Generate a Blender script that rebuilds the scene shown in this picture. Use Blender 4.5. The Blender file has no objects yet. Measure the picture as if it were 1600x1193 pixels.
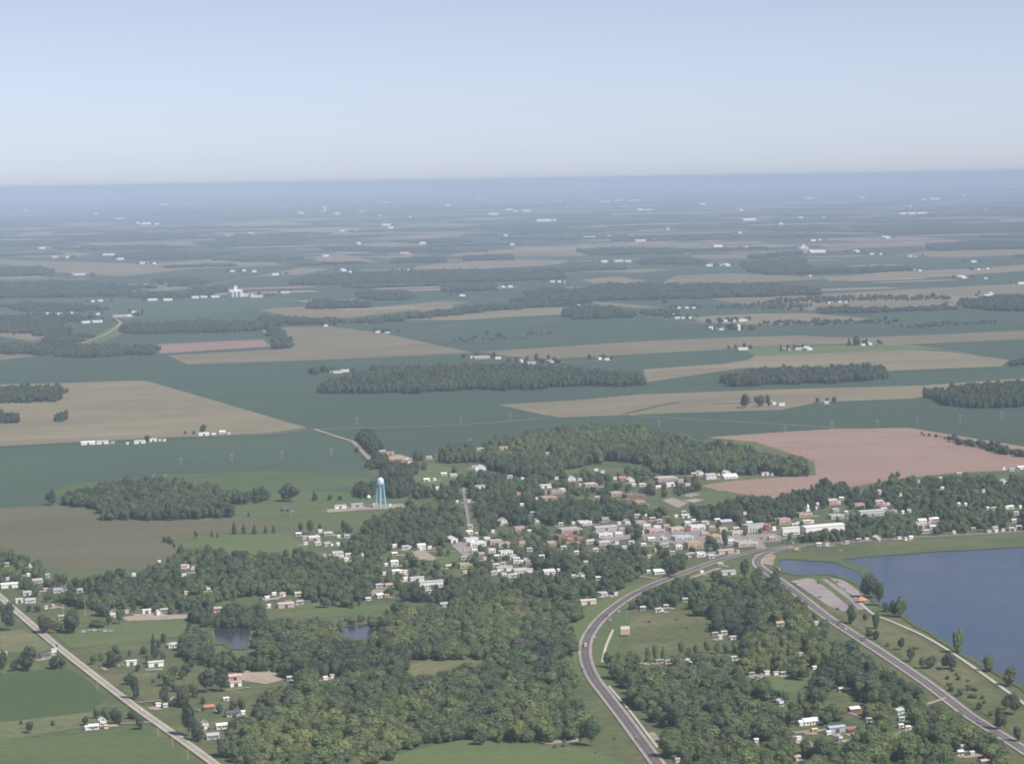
import bpy, math, random
import numpy as np
from mathutils import Vector, Matrix
random.seed(7); rng = np.random.default_rng(7)
S = bpy.context.scene
COL = S.collection
rad = math.radians
# ------------------------------------------------------------------ camera
F, HV, H, ROLL = 4000.0, 280.0, 430.0, rad(0.93)
PITCH = math.atan((596.5 - HV) / F)
cam_d = bpy.data.cameras.new("camera")
cam_d.sensor_width = 36; cam_d.lens = F / 1600 * 36; cam_d.clip_start = 1; cam_d.clip_end = 400000
cam = bpy.data.objects.new("camera", cam_d); COL.objects.link(cam)
cam.matrix_world = Matrix.Translation((0, 0, H)) @ Matrix.Rotation(rad(90) - PITCH, 4, 'X') @ Matrix.Rotation(-ROLL, 4, 'Z')
S.camera = cam
cr, sr, cp, sp = math.cos(ROLL), math.sin(ROLL), math.cos(PITCH), math.sin(PITCH)
GR = H * F / 12.0          # radius of the modelled land

def ground(u, v, z=0.0):
    """the point of the land seen at a pixel of the 1600x1193 photograph"""
    x = (u - 800) / F; y = -(v - 596.5) / F
    x, y = x * cr + y * sr, -x * sr + y * cr
    Y = cp + y * sp; Z = -sp + y * cp
    Z = min(Z, -(H - z) / (GR * 0.98))
    t = (z - H) / Z
    return x * t, Y * t

def project(x, y, z):
    X, Y, Z = x, y, z - H
    d = Y * cp - Z * sp; up = Y * sp + Z * cp
    a, b = X / d, up / d
    a, b = a * cr - b * sr, a * sr + b * cr
    return 800 + F * a, 596.5 - F * b

def ppm(x, y):
    return F / (y * cp + H * sp)

GA = rad(21.0)                      # heading of the survey grid

# ------------------------------------------------------------------ materials
MATS = {}
def nt(name):
    m = bpy.data.materials.new(name); m.use_nodes = True
    t = m.node_tree; b = t.nodes["Principled BSDF"]
    return m, t, b

def paint(name, rgb, rough=0.7, var=0.18, scale=0.25, spec=0.3, metal=0.0):
    if name in MATS: return MATS[name]
    m, t, b = nt(name)
    n = t.nodes.new("ShaderNodeTexNoise"); n.inputs["Scale"].default_value = scale; n.inputs["Detail"].default_value = 5
    g = t.nodes.new("ShaderNodeNewGeometry"); t.links.new(g.outputs["Position"], n.inputs["Vector"])
    oi = t.nodes.new("ShaderNodeObjectInfo")
    ad = t.nodes.new("ShaderNodeMath"); ad.operation = 'MULTIPLY_ADD'; ad.inputs[1].default_value = .35; t.links.new(oi.outputs["Random"], ad.inputs[0])
    t.links.new(n.outputs["Fac"], ad.inputs[2])
    r = t.nodes.new("ShaderNodeMapRange"); r.inputs[1].default_value = .35; r.inputs[2].default_value = 1.0
    r.inputs[3].default_value = 1 - var; r.inputs[4].default_value = 1 + var * .35
    t.links.new(ad.outputs[0], r.inputs[0])
    mx = t.nodes.new("ShaderNodeVectorMath"); mx.operation = 'SCALE'; mx.inputs[0].default_value = rgb
    t.links.new(r.outputs[0], mx.inputs["Scale"]); t.links.new(mx.outputs[0], b.inputs["Base Color"])
    b.inputs["Roughness"].default_value = rough; b.inputs["Specular IOR Level"].default_value = spec; b.inputs["Metallic"].default_value = metal
    MATS[name] = m; return m

def land(name, c1, c2, c3=None, scale=0.004, stripe=0.0, period=9.0, ang=GA, fine=0.12, stain=0.0):
    """soil, crops and grass: two or three colours in drifting patches, crop rows, fine mottling"""
    if name in MATS: return MATS[name]
    m, t, b = nt(name); L = t.links.new
    g = t.nodes.new("ShaderNodeNewGeometry")
    rot = t.nodes.new("ShaderNodeVectorRotate"); rot.rotation_type = 'Z_AXIS'; rot.inputs["Angle"].default_value = -ang
    L(g.outputs["Position"], rot.inputs["Vector"])
    st = t.nodes.new("ShaderNodeVectorMath"); st.operation = 'MULTIPLY'; st.inputs[1].default_value = (.45, 1, 1)
    L(rot.outputs[0], st.inputs[0])
    n1 = t.nodes.new("ShaderNodeTexNoise"); n1.inputs["Scale"].default_value = scale; n1.inputs["Detail"].default_value = 7; n1.inputs["Roughness"].default_value = .62
    n1.inputs["Distortion"].default_value = .6
    L(st.outputs[0], n1.inputs["Vector"])
    cr_ = t.nodes.new("ShaderNodeValToRGB"); e = cr_.color_ramp.elements
    e[0].position = .36; e[0].color = (*c1, 1); e[1].position = .64; e[1].color = (*c2, 1)
    if c3:
        k = cr_.color_ramp.elements.new(.76); k.color = (*c3, 1)
    L(n1.outputs["Fac"], cr_.inputs[0])
    n2 = t.nodes.new("ShaderNodeTexNoise"); n2.inputs["Scale"].default_value = .12; n2.inputs["Detail"].default_value = 4
    L(rot.outputs[0], n2.inputs["Vector"])
    mr = t.nodes.new("ShaderNodeMapRange"); mr.inputs[1].default_value = .25; mr.inputs[2].default_value = .75
    mr.inputs[3].default_value = 1 - fine; mr.inputs[4].default_value = 1 + fine; L(n2.outputs["Fac"], mr.inputs[0])
    val = mr.outputs[0]
    if stripe:
        w = t.nodes.new("ShaderNodeTexWave"); w.inputs["Scale"].default_value = 0.314 / period; w.inputs["Distortion"].default_value = 1.5; w.inputs["Detail"].default_value = 2
        w.bands_direction = 'Y'; w.inputs["Detail Scale"].default_value = .2
        L(rot.outputs[0], w.inputs["Vector"])
        m2 = t.nodes.new("ShaderNodeMapRange"); m2.inputs[3].default_value = 1 - stripe; m2.inputs[4].default_value = 1 + stripe
        L(w.outputs["Fac"], m2.inputs[0])
        mm = t.nodes.new("ShaderNodeMath"); mm.operation = 'MULTIPLY'; L(val, mm.inputs[0]); L(m2.outputs[0], mm.inputs[1]); val = mm.outputs[0]
    oi = t.nodes.new("ShaderNodeObjectInfo")
    m3 = t.nodes.new("ShaderNodeMapRange"); m3.inputs[3].default_value = .9; m3.inputs[4].default_value = 1.1; L(oi.outputs["Random"], m3.inputs[0])
    m4 = t.nodes.new("ShaderNodeMath"); m4.operation = 'MULTIPLY'; L(val, m4.inputs[0]); L(m3.outputs[0], m4.inputs[1])
    sc = t.nodes.new("ShaderNodeVectorMath"); sc.operation = 'SCALE'; L(cr_.outputs[0], sc.inputs[0]); L(m4.outputs[0], sc.inputs["Scale"])
    L(sc.outputs[0], b.inputs["Base Color"]); b.inputs["Roughness"].default_value = .95; b.inputs["Specular IOR Level"].default_value = .1
    MATS[name] = m; return m

M_grass = land("rough_grass", (.082, .105, .048), (.125, .138, .064), (.185, .165, .092), .014, fine=.24)
M_far = land("far_land", (.042, .064, .040), (.066, .088, .052), (.17, .15, .10), .0011, fine=.05)
M_corn = land("corn_crop", (.054, .086, .058), (.068, .102, .064), (.084, .112, .070), .004, .05, 14)
M_soy = land("soy_crop", (.072, .112, .046), (.096, .128, .052), (.120, .138, .062), .006, .05, 12)
M_tan = land("ripe_wheat_stubble", (.170, .150, .095), (.220, .190, .122), (.27, .235, .155), .006, .10, 18, fine=.14)
M_olive = land("weedy_stubble", (.116, .112, .066), (.142, .134, .080), (.170, .155, .096), .007, .05, 18, fine=.14)
M_soil = land("bare_soil", (.262, .178, .142), (.302, .208, .166), (.195, .142, .115), .009, .09, 22, ang=rad(8), fine=.14)
M_lawn = land("mown_grass", (.100, .140, .055), (.125, .150, .065), (.16, .16, .085), .015, fine=.15)
M_meadow = land("dry_meadow", (.105, .130, .058), (.185, .172, .092), (.23, .195, .12), .014, fine=.22)
M_dirt = land("gravel_yard", (.30, .245, .19), (.38, .31, .25), (.26, .22, .17), .03, fine=.18)
M_pave = land("worn_pavement", (.25, .22, .21), (.31, .27, .258), (.36, .315, .29), .03, fine=.12)
M_asph = land("asphalt", (.118, .104, .114), (.152, .136, .146), (.18, .162, .165), .03, fine=.16)
M_shoulder = land("gravel_shoulder", (.29, .25, .225), (.36, .31, .28), (.24, .21, .18), .03, fine=.2)
M_chip = land("chip_seal", (.30, .27, .25), (.37, .335, .31), (.41, .37, .34), .03, fine=.14)
M_conc = land("concrete_path", (.42, .38, .32), (.50, .455, .385), None, .03, fine=.1)

def foliage():
    m, t, b = nt("leaves"); L = t.links.new
    at = t.nodes.new("ShaderNodeAttribute"); at.attribute_type = 'INSTANCER'; at.attribute_name = "tone"
    oi = t.nodes.new("ShaderNodeObjectInfo")
    g = t.nodes.new("ShaderNodeNewGeometry")
    n = t.nodes.new("ShaderNodeTexNoise"); n.inputs["Scale"].default_value = .22; n.inputs["Detail"].default_value = 3; L(g.outputs["Position"], n.inputs["Vector"])
    a1 = t.nodes.new("ShaderNodeMath"); a1.operation = 'MULTIPLY_ADD'; L(oi.outputs["Random"], a1.inputs[0]); a1.inputs[1].default_value = .16; a1.inputs[2].default_value = -.08
    a2 = t.nodes.new("ShaderNodeMath"); a2.operation = 'ADD'; L(at.outputs["Fac"], a2.inputs[0]); L(a1.outputs[0], a2.inputs[1])
    a3 = t.nodes.new("ShaderNodeMath"); a3.operation = 'MULTIPLY_ADD'; L(n.outputs["Fac"], a3.inputs[0]); a3.inputs[1].default_value = .14; L(a2.outputs[0], a3.inputs[2])
    a4 = t.nodes.new("ShaderNodeMath"); a4.operation = 'SUBTRACT'; L(a3.outputs[0], a4.inputs[0]); a4.inputs[1].default_value = .07
    r = t.nodes.new("ShaderNodeValToRGB"); e = r.color_ramp.elements
    e[0].position = 0; e[0].color = (.058, .080, .050, 1); e[1].position = 1; e[1].color = (.270, .280, .100, 1)
    for p, c in ((.25, (.092, .127, .066, 1)), (.5, (.138, .180, .078, 1)), (.75, (.192, .235, .088, 1))):
        k = r.color_ramp.elements.new(p); k.color = c
    L(a4.outputs[0], r.inputs[0])
    h1 = t.nodes.new("ShaderNodeMath"); h1.operation = 'MULTIPLY'; h1.inputs[1].default_value = 13.7; L(oi.outputs["Random"], h1.inputs[0])
    h2 = t.nodes.new("ShaderNodeMath"); h2.operation = 'FRACT'; L(h1.outputs[0], h2.inputs[0])
    hm = t.nodes.new("ShaderNodeMapRange"); hm.inputs[1].default_value = .78; hm.inputs[2].default_value = 1; hm.inputs[4].default_value = .65; L(h2.outputs[0], hm.inputs[0])
    mx = t.nodes.new("ShaderNodeMixRGB"); mx.inputs[2].default_value = (.150, .135, .095, 1); L(hm.outputs[0], mx.inputs[0]); L(r.outputs[0], mx.inputs[1])
    hb = t.nodes.new("ShaderNodeMapRange"); hb.inputs[1].default_value = .0; hb.inputs[2].default_value = .22; hb.inputs[3].default_value = .55; hb.inputs[4].default_value = 0; L(h2.outputs[0], hb.inputs[0])
    mb = t.nodes.new("ShaderNodeMixRGB"); mb.inputs[2].default_value = (.070, .112, .088, 1); L(hb.outputs[0], mb.inputs[0]); L(mx.outputs[0], mb.inputs[1])
    L(mb.outputs[0], b.inputs["Base Color"])
    b.inputs["Roughness"].default_value = .75; b.inputs["Specular IOR Level"].default_value = .2
    tr = t.nodes.new("ShaderNodeBsdfTranslucent"); L(mb.outputs[0], tr.inputs["Color"])
    ms = t.nodes.new("ShaderNodeMixShader"); ms.inputs[0].default_value = .22; L(b.outputs[0], ms.inputs[1]); L(tr.outputs[0], ms.inputs[2])
    L(ms.outputs[0], t.nodes["Material Output"].inputs["Surface"])
    return m
M_leaf = foliage()
M_bark = paint("bark", (.16, .13, .11), .9)
M_trunkpale = paint("pale_bark", (.30, .27, .24), .9)

def water(name, col, rough, bump):
    m, t, b = nt(name); L = t.links.new
    g = t.nodes.new("ShaderNodeNewGeometry")
    n = t.nodes.new("ShaderNodeTexNoise"); n.inputs["Scale"].default_value = .35; n.inputs["Detail"].default_value = 6; L(g.outputs["Position"], n.inputs["Vector"])
    n2 = t.nodes.new("ShaderNodeTexNoise"); n2.inputs["Scale"].default_value = .006; n2.inputs["Detail"].default_value = 5; L(g.outputs["Position"], n2.inputs["Vector"])
    bp = t.nodes.new("ShaderNodeBump"); bp.inputs["Strength"].default_value = bump; bp.inputs["Distance"].default_value = 1.0
    L(n.outputs["Fac"], bp.inputs["Height"]); L(bp.outputs[0], b.inputs["Normal"])
    r = t.nodes.new("ShaderNodeMapRange"); r.inputs[1].default_value = .3; r.inputs[2].default_value = .7; r.inputs[3].default_value = .55; r.inputs[4].default_value = 1.45; L(n2.outputs["Fac"], r.inputs[0])
    s = t.nodes.new("ShaderNodeVectorMath"); s.operation = 'SCALE'; s.inputs[0].default_value = col; L(r.outputs[0], s.inputs["Scale"])
    L(s.outputs[0], b.inputs["Base Color"])
    r2 = t.nodes.new("ShaderNodeMapRange"); r2.inputs[1].default_value = .3; r2.inputs[2].default_value = .7; r2.inputs[3].default_value = rough * .55; r2.inputs[4].default_value = rough * 1.5; L(n2.outputs["Fac"], r2.inputs[0])
    L(r2.outputs[0], b.inputs["Roughness"])
    b.inputs["IOR"].default_value = 1.33
    return m
M_lake = water("lake_water", (.030, .052, .092), .22, .35)
M_pond = water("pond_water", (.050, .052, .062), .16, .10)

C = {  # wall and roof paints: (name, word, colour)
 'W': ("white", (.80, .79, .77)), 'C': ("cream", (.62, .55, .43)), 'G': ("grey", (.44, .43, .44)), 'D': ("dark grey", (.12, .115, .125)),
 'P': ("pinkish", (.55, .40, .36)), 'T': ("tan", (.50, .38, .24)), 'R': ("red-brown", (.30, .165, .125)), 'O': ("orange", (.52, .25, .16)),
 'U': ("pale blue", (.45, .55, .66)), 'Y': ("yellow", (.68, .52, .20)), 'E': ("pale green", (.50, .56, .50)), 'N': ("brown", (.20, .15, .12)),
 'S': ("silver-grey", (.56, .55, .55)), 'X': ("red", (.38, .085, .08)), 'K': ("black", (.03, .03, .035)), 'B': ("blue", (.10, .16, .32)),
}
def cm(k, what): return paint(C[k][0].replace(" ", "_") + "_" + what, C[k][1], .55 if what == "roof" else .75, .22 if what == "roof" else .12, .5)
M_glass = paint("window_glass", (.085, .09, .10), .15, .1, 1, .5)
M_door = paint("door_paint", (.16, .10, .08), .6)
M_conc2 = paint("concrete", (.42, .40, .37), .9)
M_steel = paint("galvanised_steel", (.50, .50, .52), .5, .15, 1, .4)
M_wood = paint("weathered_wood", (.30, .27, .25), .9)
M_tyre = paint("tyre_rubber", (.02, .02, .02), .9)
M_blue = paint("tower_blue_paint", (.28, .56, .72), .45)
M_paleb = paint("tower_pale_paint", (.66, .70, .80), .45, .08)

# ------------------------------------------------------------------ object helpers
def mesh(name, verts, faces, mat, smooth=False):
    me = bpy.data.meshes.new(name); me.from_pydata([tuple(v) for v in verts], [], faces); me.update()
    if mat: me.materials.append(mat)
    if smooth:
        for p in me.polygons: p.use_smooth = True
    return me
def link(name, data, parent=None, loc=(0, 0, 0), rz=0, scale=None):
    o = bpy.data.objects.new(name, data); COL.objects.link(o)
    o.location = loc; o.rotation_euler = (0, 0, rz)
    if scale: o.scale = scale
    if parent: o.parent = parent
    return o
def structure(o, kind="structure"): o["kind"] = kind; return o

class MB:
    def __init__(s): s.v = []; s.f = []
    def add(s, vs, fs):
        k = len(s.v); s.v += [tuple(q) for q in vs]; s.f += [tuple(i + k for i in q) for q in fs]
    def box(s, x0, x1, y0, y1, z0, z1):
        s.add([(x0, y0, z0), (x1, y0, z0), (x1, y1, z0), (x0, y1, z0), (x0, y0, z1), (x1, y0, z1), (x1, y1, z1), (x0, y1, z1)],
              [(0, 3, 2, 1), (4, 5, 6, 7), (0, 1, 5, 4), (1, 2, 6, 5), (2, 3, 7, 6), (3, 0, 4, 7)])
    def lathe(s, prof, n=16, cx=0, cy=0):
        vs = []; fs = []
        for r, z in prof:
            for i in range(n):
                a = 2 * math.pi * i / n; vs.append((cx + r * math.cos(a), cy + r * math.sin(a), z))
        for j in range(len(prof) - 1):
            for i in range(n):
                k = (i + 1) % n; fs.append((j * n + i, j * n + k, (j + 1) * n + k, (j + 1) * n + i))
        fs.append(tuple(range(n - 1, -1, -1))); fs.append(tuple((len(prof) - 1) * n + i for i in range(n)))
        s.add(vs, fs)
    def bar(s, a, b, r0, r1=None, n=6):
        r1 = r0 if r1 is None else r1
        a, b = Vector(a), Vector(b); d = (b - a).normalized()
        x = d.orthogonal().normalized(); y = d.cross(x)
        vs = [a + (x * math.cos(t) + y * math.sin(t)) * r0 for t in [2 * math.pi * i / n for i in range(n)]]
        vs += [b + (x * math.cos(t) + y * math.sin(t)) * r1 for t in [2 * math.pi * i / n for i in range(n)]]
        fs = [(i, (i + 1) % n, n + (i + 1) % n, n + i) for i in range(n)] + [tuple(range(n - 1, -1, -1)), tuple(range(n, 2 * n))]
        s.add(vs, fs)
    def mesh(s, name, mat, smooth=False): return mesh(name, s.v, s.f, mat, smooth)

# unit shapes shared by small parts
def unit_box(mat):
    b = MB(); b.box(-.5, .5, -.5, .5, 0, 1); return b.mesh("panel", mat)
U_win, U_door, U_chim = unit_box(M_glass), unit_box(M_door), unit_box(paint("chimney_brick", (.30, .16, .12), .9))

# ------------------------------------------------------------------ land
NSEG = 96
gv = [(0, 0, 0)] + [(GR * math.cos(2 * math.pi * i / NSEG), GR * math.sin(2 * math.pi * i / NSEG), 0) for i in range(NSEG)]
structure(link("ground", mesh("ground", gv, [(0, i + 1, (i + 1) % NSEG + 1) for i in range(NSEG)], M_far)))
LAYER = [0]
def sheet(name, pts, mat, z=None, kind="structure"):
    """a sheet of land outlined in photo pixels, laid a little above the one below"""
    LAYER[0] += 1
    g = [ground(u, v) for u, v in pts]
    d = sum(p[1] for p in g) / len(g)
    zz = z if z is not None else .02 + .0028 * LAYER[0] + max(0, d - 4000) * 2.5e-5
    cx = sum(p[0] for p in g) / len(g)
    me = mesh(name, [(x - cx, y - d, 0) for x, y in g], [tuple(range(len(g)))], mat)
    me.update()
    if me.polygons[0].normal.z < 0:
        me.flip_normals()
    return structure(link(name, me, None, (cx, d, zz)), kind)
def P(s): return [tuple(float(k) for k in q.split(',')) for q in s.split()]

# near land: rough grass under the town and the river meadows, crops farther out
sheet("grass", P("-300,1500 -300,840 0,780 480,760 640,690 1120,664 1600,640 1900,640 1900,1500"), M_grass, .006)
sheet("crop_field", P("-400,640 -400,478 300,470 800,466 1600,440 2000,430 2000,690 1600,702 1410,668 1120,684 1000,700 640,716 560,712 -400,720"), M_corn, .014)
FIELDS = [
 # (kind, outline)
 (M_corn, "-60,702 0,700 150,694 330,684 420,681 490,674 552,690 578,742 640,772 480,768 370,768 240,775 0,793 -80,796"),
 (M_soy, "60,775 110,755 250,742 420,735 575,745 580,756 480,765 370,767 200,772"),
 (M_tan, "-60,601 0,600 95,598 215,594 230,595 330,624 480,668 420,676 250,683 0,696 -60,698"),
 (M_olive, "-60,797 0,795 110,788 175,812 365,806 450,808 470,822 300,838 255,838 285,858 265,880 130,890 70,885 30,870 0,850 -60,840"),
 (M_lawn, "300,838 440,832 480,850 480,862 440,868 370,870 335,858"),
 (M_lawn, "365,806 372,770 480,766 645,772 660,795 560,830 470,830 420,815"),
 (M_tan, "262,555 430,546 455,544 440,511 520,510 600,521 740,551 640,556 500,562 292,569"),
 (M_soil, "245,538 410,530 425,541 330,547 250,552"),
 (M_tan, "748,549 900,540 1000,533 1160,526 1250,524 1330,528 1480,522 1640,514 1640,528 1390,539 1320,537 1180,543 1000,553 830,562"),
 (M_lawn, "1160,545 1280,540 1420,538 1480,546 1400,548 1180,556"),
 (M_tan, "1180,556 1400,546 1480,549 1577,562 1565,572 1390,579 1280,573 1160,575 1010,597 1005,577 1130,568 1170,562"),
 (M_tan, "778,632 900,625 1000,616 1220,608 1440,602 1640,588 1640,598 1450,612 1440,622 1280,628 1220,640 1060,645 880,652 850,648"),
 (M_soil, "1105,683 1200,676 1300,670 1420,668 1500,681 1640,704 1640,732 1500,738 1400,748 1330,760 1260,770 1200,780 1150,774 1095,758 1150,750 1275,742 1272,720 1180,690"),
 (M_tan, "-60,554 0,552 60,555 0,563 -60,565"), (M_tan, "-60,513 0,514 92,525 50,533 0,525 -60,524"),
 (M_tan, "400,482 478,479 570,482 690,470 738,472 640,486 540,497 440,494"),
 (M_tan, "620,500 720,492 800,482 880,480 878,491 800,495 720,500"),
 (M_tan, "910,470 960,473 1040,481 1000,481 940,477"),
 (M_tan, "1110,467 1180,462 1285,459 1460,450 1640,441 1640,462 1560,470 1500,478 1380,482 1280,485 1180,480"),
 (M_tan, "1080,495 1180,490 1260,489 1362,498 1320,505 1250,507 1180,507 1095,504"),
 (M_lawn, "110,533 150,523 185,505 200,505 196,520 160,534 120,543"),
 (M_tan, "100,543 115,541 145,530 160,527 150,534 125,542"),
 (M_corn, "0,467 190,466 250,470 400,458 470,468 440,480 300,496 190,500 130,488 0,490"),
 (M_tan, "-20,485 60,478 170,472 260,470 200,480 90,492 -20,500"),
 # middle distance
 (M_tan, "-60,404 0,405 60,408 240,412 330,405 420,408 440,414 300,420 190,432 85,425 0,412 -60,412"),
 (M_tan, "185,443 250,445 300,450 220,458 205,455"), (M_tan, "130,380 220,378 308,377 306,383 160,385"),
 (M_tan, "-40,374 0,373 30,367 70,358 84,368 50,374 0,380 -40,380"), (M_tan, "380,345 430,345 500,352 560,356 660,360 600,365 480,368 400,362"),
 (M_tan, "400,432 470,418 515,420 470,429"), (M_tan, "490,400 530,397 592,409 540,411 495,408"),
 (M_tan, "650,416 740,408 800,405 892,407 872,413 740,421 650,421"), (M_tan, "560,382 600,378 668,378 668,383 590,387"),
 (M_tan, "800,386 900,382 1000,378 1100,381 1180,378 1245,384 1180,389 1100,388 990,386 905,400 800,401"),
 (M_tan, "935,359 990,350 1040,348 1120,350 1080,357 1010,361"), (M_tan, "908,437 960,432 1012,438 975,443 925,442"),
 (M_tan, "1055,431 1140,427 1250,432 1350,430 1270,437 1120,444 1025,447"), (M_tan, "1080,399 1180,396 1280,388 1360,386 1290,394 1180,402 1085,404"),
 (M_tan, "1285,434 1400,424 1480,423 1640,410 1640,420 1500,431 1370,438 1295,439"), (M_tan, "1320,345 1380,341 1432,340 1400,346 1330,348"),
 (M_tan, "1275,381 1370,378 1442,378 1450,384 1370,387 1286,386"), (M_tan, "1395,400 1450,392 1640,386 1640,396 1500,402"),
 (M_tan, "640,480 700,476 720,480 660,487"), (M_tan, "1170,387 1100,383 1090,386 1150,391"), (M_tan, "1230,362 1340,358 1400,362 1300,368 1236,367"),
 (M_tan, "0,395 60,392 150,396 120,401 20,402"), (M_tan, "300,353 370,349 420,352 360,358"), (M_tan, "560,372 640,368 700,373 620,377"),
 (M_tan, "690,345 740,340 800,343 750,348"), (M_tan, "900,336 960,333 1010,337 950,341"), (M_tan, "1100,339 1180,335 1230,338 1160,344"),
 (M_tan, "1430,362 1500,358 1640,356 1640,362 1500,366"), (M_soil, "600,396 625,394 655,395 640,399"), (M_soil, "630,369 690,366 720,369 660,372"),
 (M_soil, "330,364 370,361 410,364 360,368"), (M_tan, "1450,345 1540,341 1640,341 1640,345 1520,349"),
 (M_tan, "880,424 960,421 1060,420 1000,426"), (M_tan, "80,352 130,347 190,350 140,355"), (M_tan, "700,400 730,392 840,388 840,393 760,398"),
 # near meadows and clearings
 (M_meadow, "1000,962 1060,955 1095,962 1112,985 1112,1000 1090,1010 1040,1016 1000,1018 975,1005 985,975"),
 (M_lawn, "560,1200 640,1172 720,1156 800,1156 880,1166 925,1170 985,1195 985,1230 560,1230"),
 (M_meadow, "640,1030 700,1024 752,1026 756,1036 700,1042 668,1062 640,1058 636,1042"),
 (M_lawn, "425,962 500,950 615,942 625,950 560,960 480,967"),
 (M_dirt, "375,1048 425,1045 442,1062 415,1068 372,1062"),
 (M_soy, "-60,1048 0,1052 105,1043 135,1060 165,1090 140,1112 60,1122 0,1128 -60,1130"),
 (M_soy, "-60,1160 40,1152 140,1146 235,1136 285,1180 300,1215 -60,1230"),
 (M_meadow, "0,1128 60,1122 140,1112 160,1130 60,1148 0,1158 -60,1162 -60,1132"),
 (M_lawn, "85,990 200,972 290,968 300,990 240,1000 160,1008 110,1012"),
 (M_meadow, "0,985 40,982 85,1010 60,1020 0,1020"),
 (M_dirt, "190,964 235,958 300,960 290,966 200,970"),
 (M_meadow, "150,1052 260,1050 300,1058 340,1080 300,1090 225,1095 190,1078"),
 (M_meadow, "310,1085 360,1075 390,1080 400,1095 380,1115 330,1112"),
 (M_lawn, "1198,1056 1262,1054 1270,1066 1240,1082 1205,1080"),
 (M_meadow, "1290,925 1330,955 1365,968 1440,1000 1520,1052 1560,1085 1620,1120 1620,1165 1560,1130 1480,1075 1400,1020 1330,975 1285,945"),
 (M_lawn, "1030,780 1060,768 1130,766 1190,778 1150,788 1060,792"), (M_lawn, "676,866 697,862 716,864 712,878 690,882 676,876"),
 (M_lawn, "640,740 670,722 700,730 740,745 720,760 680,765 655,760"),
 (M_lawn, "915,950 960,925 1020,903 1030,905 960,945 930,975 905,1010 900,1040 890,1020 895,980"),
 (M_lawn, "1080,892 1130,875 1170,868 1172,885 1200,905 1150,905 1100,905"),
 (M_lawn, "935,985 960,962 985,955 985,985 965,1012 945,1040 960,1080 1000,1130 1045,1190 1060,1215 1040,1215 985,1140 945,1085 925,1045 922,1010"),
 (M_dirt, "1010,1145 1022,1143 1032,1155 1028,1165 1018,1160"),
 (M_dirt, "800,1146 830,1142 900,1148 905,1158 860,1162 815,1158"),
 (M_olive, "430,985 470,975 520,965 640,968 640,985 600,1005 500,1010 440,1005"),
]
for mt, s in FIELDS:
    sheet("field", P(s), mt)

# far farmland in survey-grid blocks, out to the horizon
ca, sa = math.cos(GA), math.sin(GA)
def grid_xy(a, b): return a * ca - b * sa, a * sa + b * ca
WOODCELLS = []
far_tan = MB(); far_green = MB()
def cells(d0, d1, ca_, cb_, ptan, pwood, pgreen=.12):
    n = int(GR / ca_) + 2; m = int(GR / cb_) + 2
    for i in range(-n, n):
        for j in range(-2, m):
            a, b = i * ca_, j * cb_
            x, y = grid_xy(a + ca_ / 2, b + cb_ / 2)
            if not (d0 < y < d1) or abs(x) > y * .23 + 800 or x * x + y * y > (GR * .97) ** 2: continue
            r = random.random(); g = lambda lo, hi: random.uniform(lo, hi)
            a0, a1 = a + ca_ * g(0, .3), a + ca_ * g(.55, 1); b0, b1 = b + cb_ * g(0, .3), b + cb_ * g(.55, 1)
            if r < ptan + pgreen:
                q = far_tan if r < ptan else far_green
                zz = .3 + y * 2.5e-5
                q.add([(*grid_xy(*c), zz) for c in ((a0, b0), (a1, b0), (a1, b1), (a0, b1))], [(0, 1, 2, 3)])
            elif r > 1 - pwood:
                WOODCELLS.append((a0, a1, b0, b1))
cells(8600, 15500, 620, 210, .15, .035, .03)
cells(15500, 30000, 1100, 460, .36, .36)
cells(30000, 60000, 2000, 1300, .32, .40)
cells(60000, GR, 6000, 5000, .22, .45)
structure(link("farmland", far_tan.mesh("farmland", land("far_stubble", (.25, .200, .155), (.31, .250, .198), (.21, .185, .13), .0016, fine=.08))))
structure(link("farmland", far_green.mesh("farmland", M_corn)))

# water
LAKE = P("1640,852 1600,854 1480,861 1390,867 1325,872 1316,875 1340,884 1352,890 1356,900 1368,940 1395,955 1430,976 1470,1000 1500,1020 1545,1046 1575,1062 1600,1076 1660,1110 2000,1110 2000,852")
COVE = P("1213,874 1240,874 1275,876 1303,878 1325,885 1345,893 1352,902 1350,916 1338,912 1315,902 1290,898 1260,899 1240,898 1222,893 1214,885")
sheet("lake_water", LAKE, M_lake); sheet("lake_water", COVE, M_lake)
M_bank = land("reedy_bank", (.070, .105, .045), (.11, .135, .06), (.19, .17, .10), .05, fine=.3)
POND1 = P("330,985 345,979 372,978 392,982 394,995 388,1012 370,1014 352,1008 335,1003")
POND2 = P("526,984 545,977 575,976 588,982 582,994 560,1000 538,998")
POND3 = P("843,934 852,931 862,933 862,941 850,943 843,940")
for p in (POND1, POND2, POND3): sheet("pond_water", p, M_pond)
BANKS = [LAKE[1:24], COVE + COVE[:1], POND1 + POND1[:1], POND2 + POND2[:1], POND3 + POND3[:1]]

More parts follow.
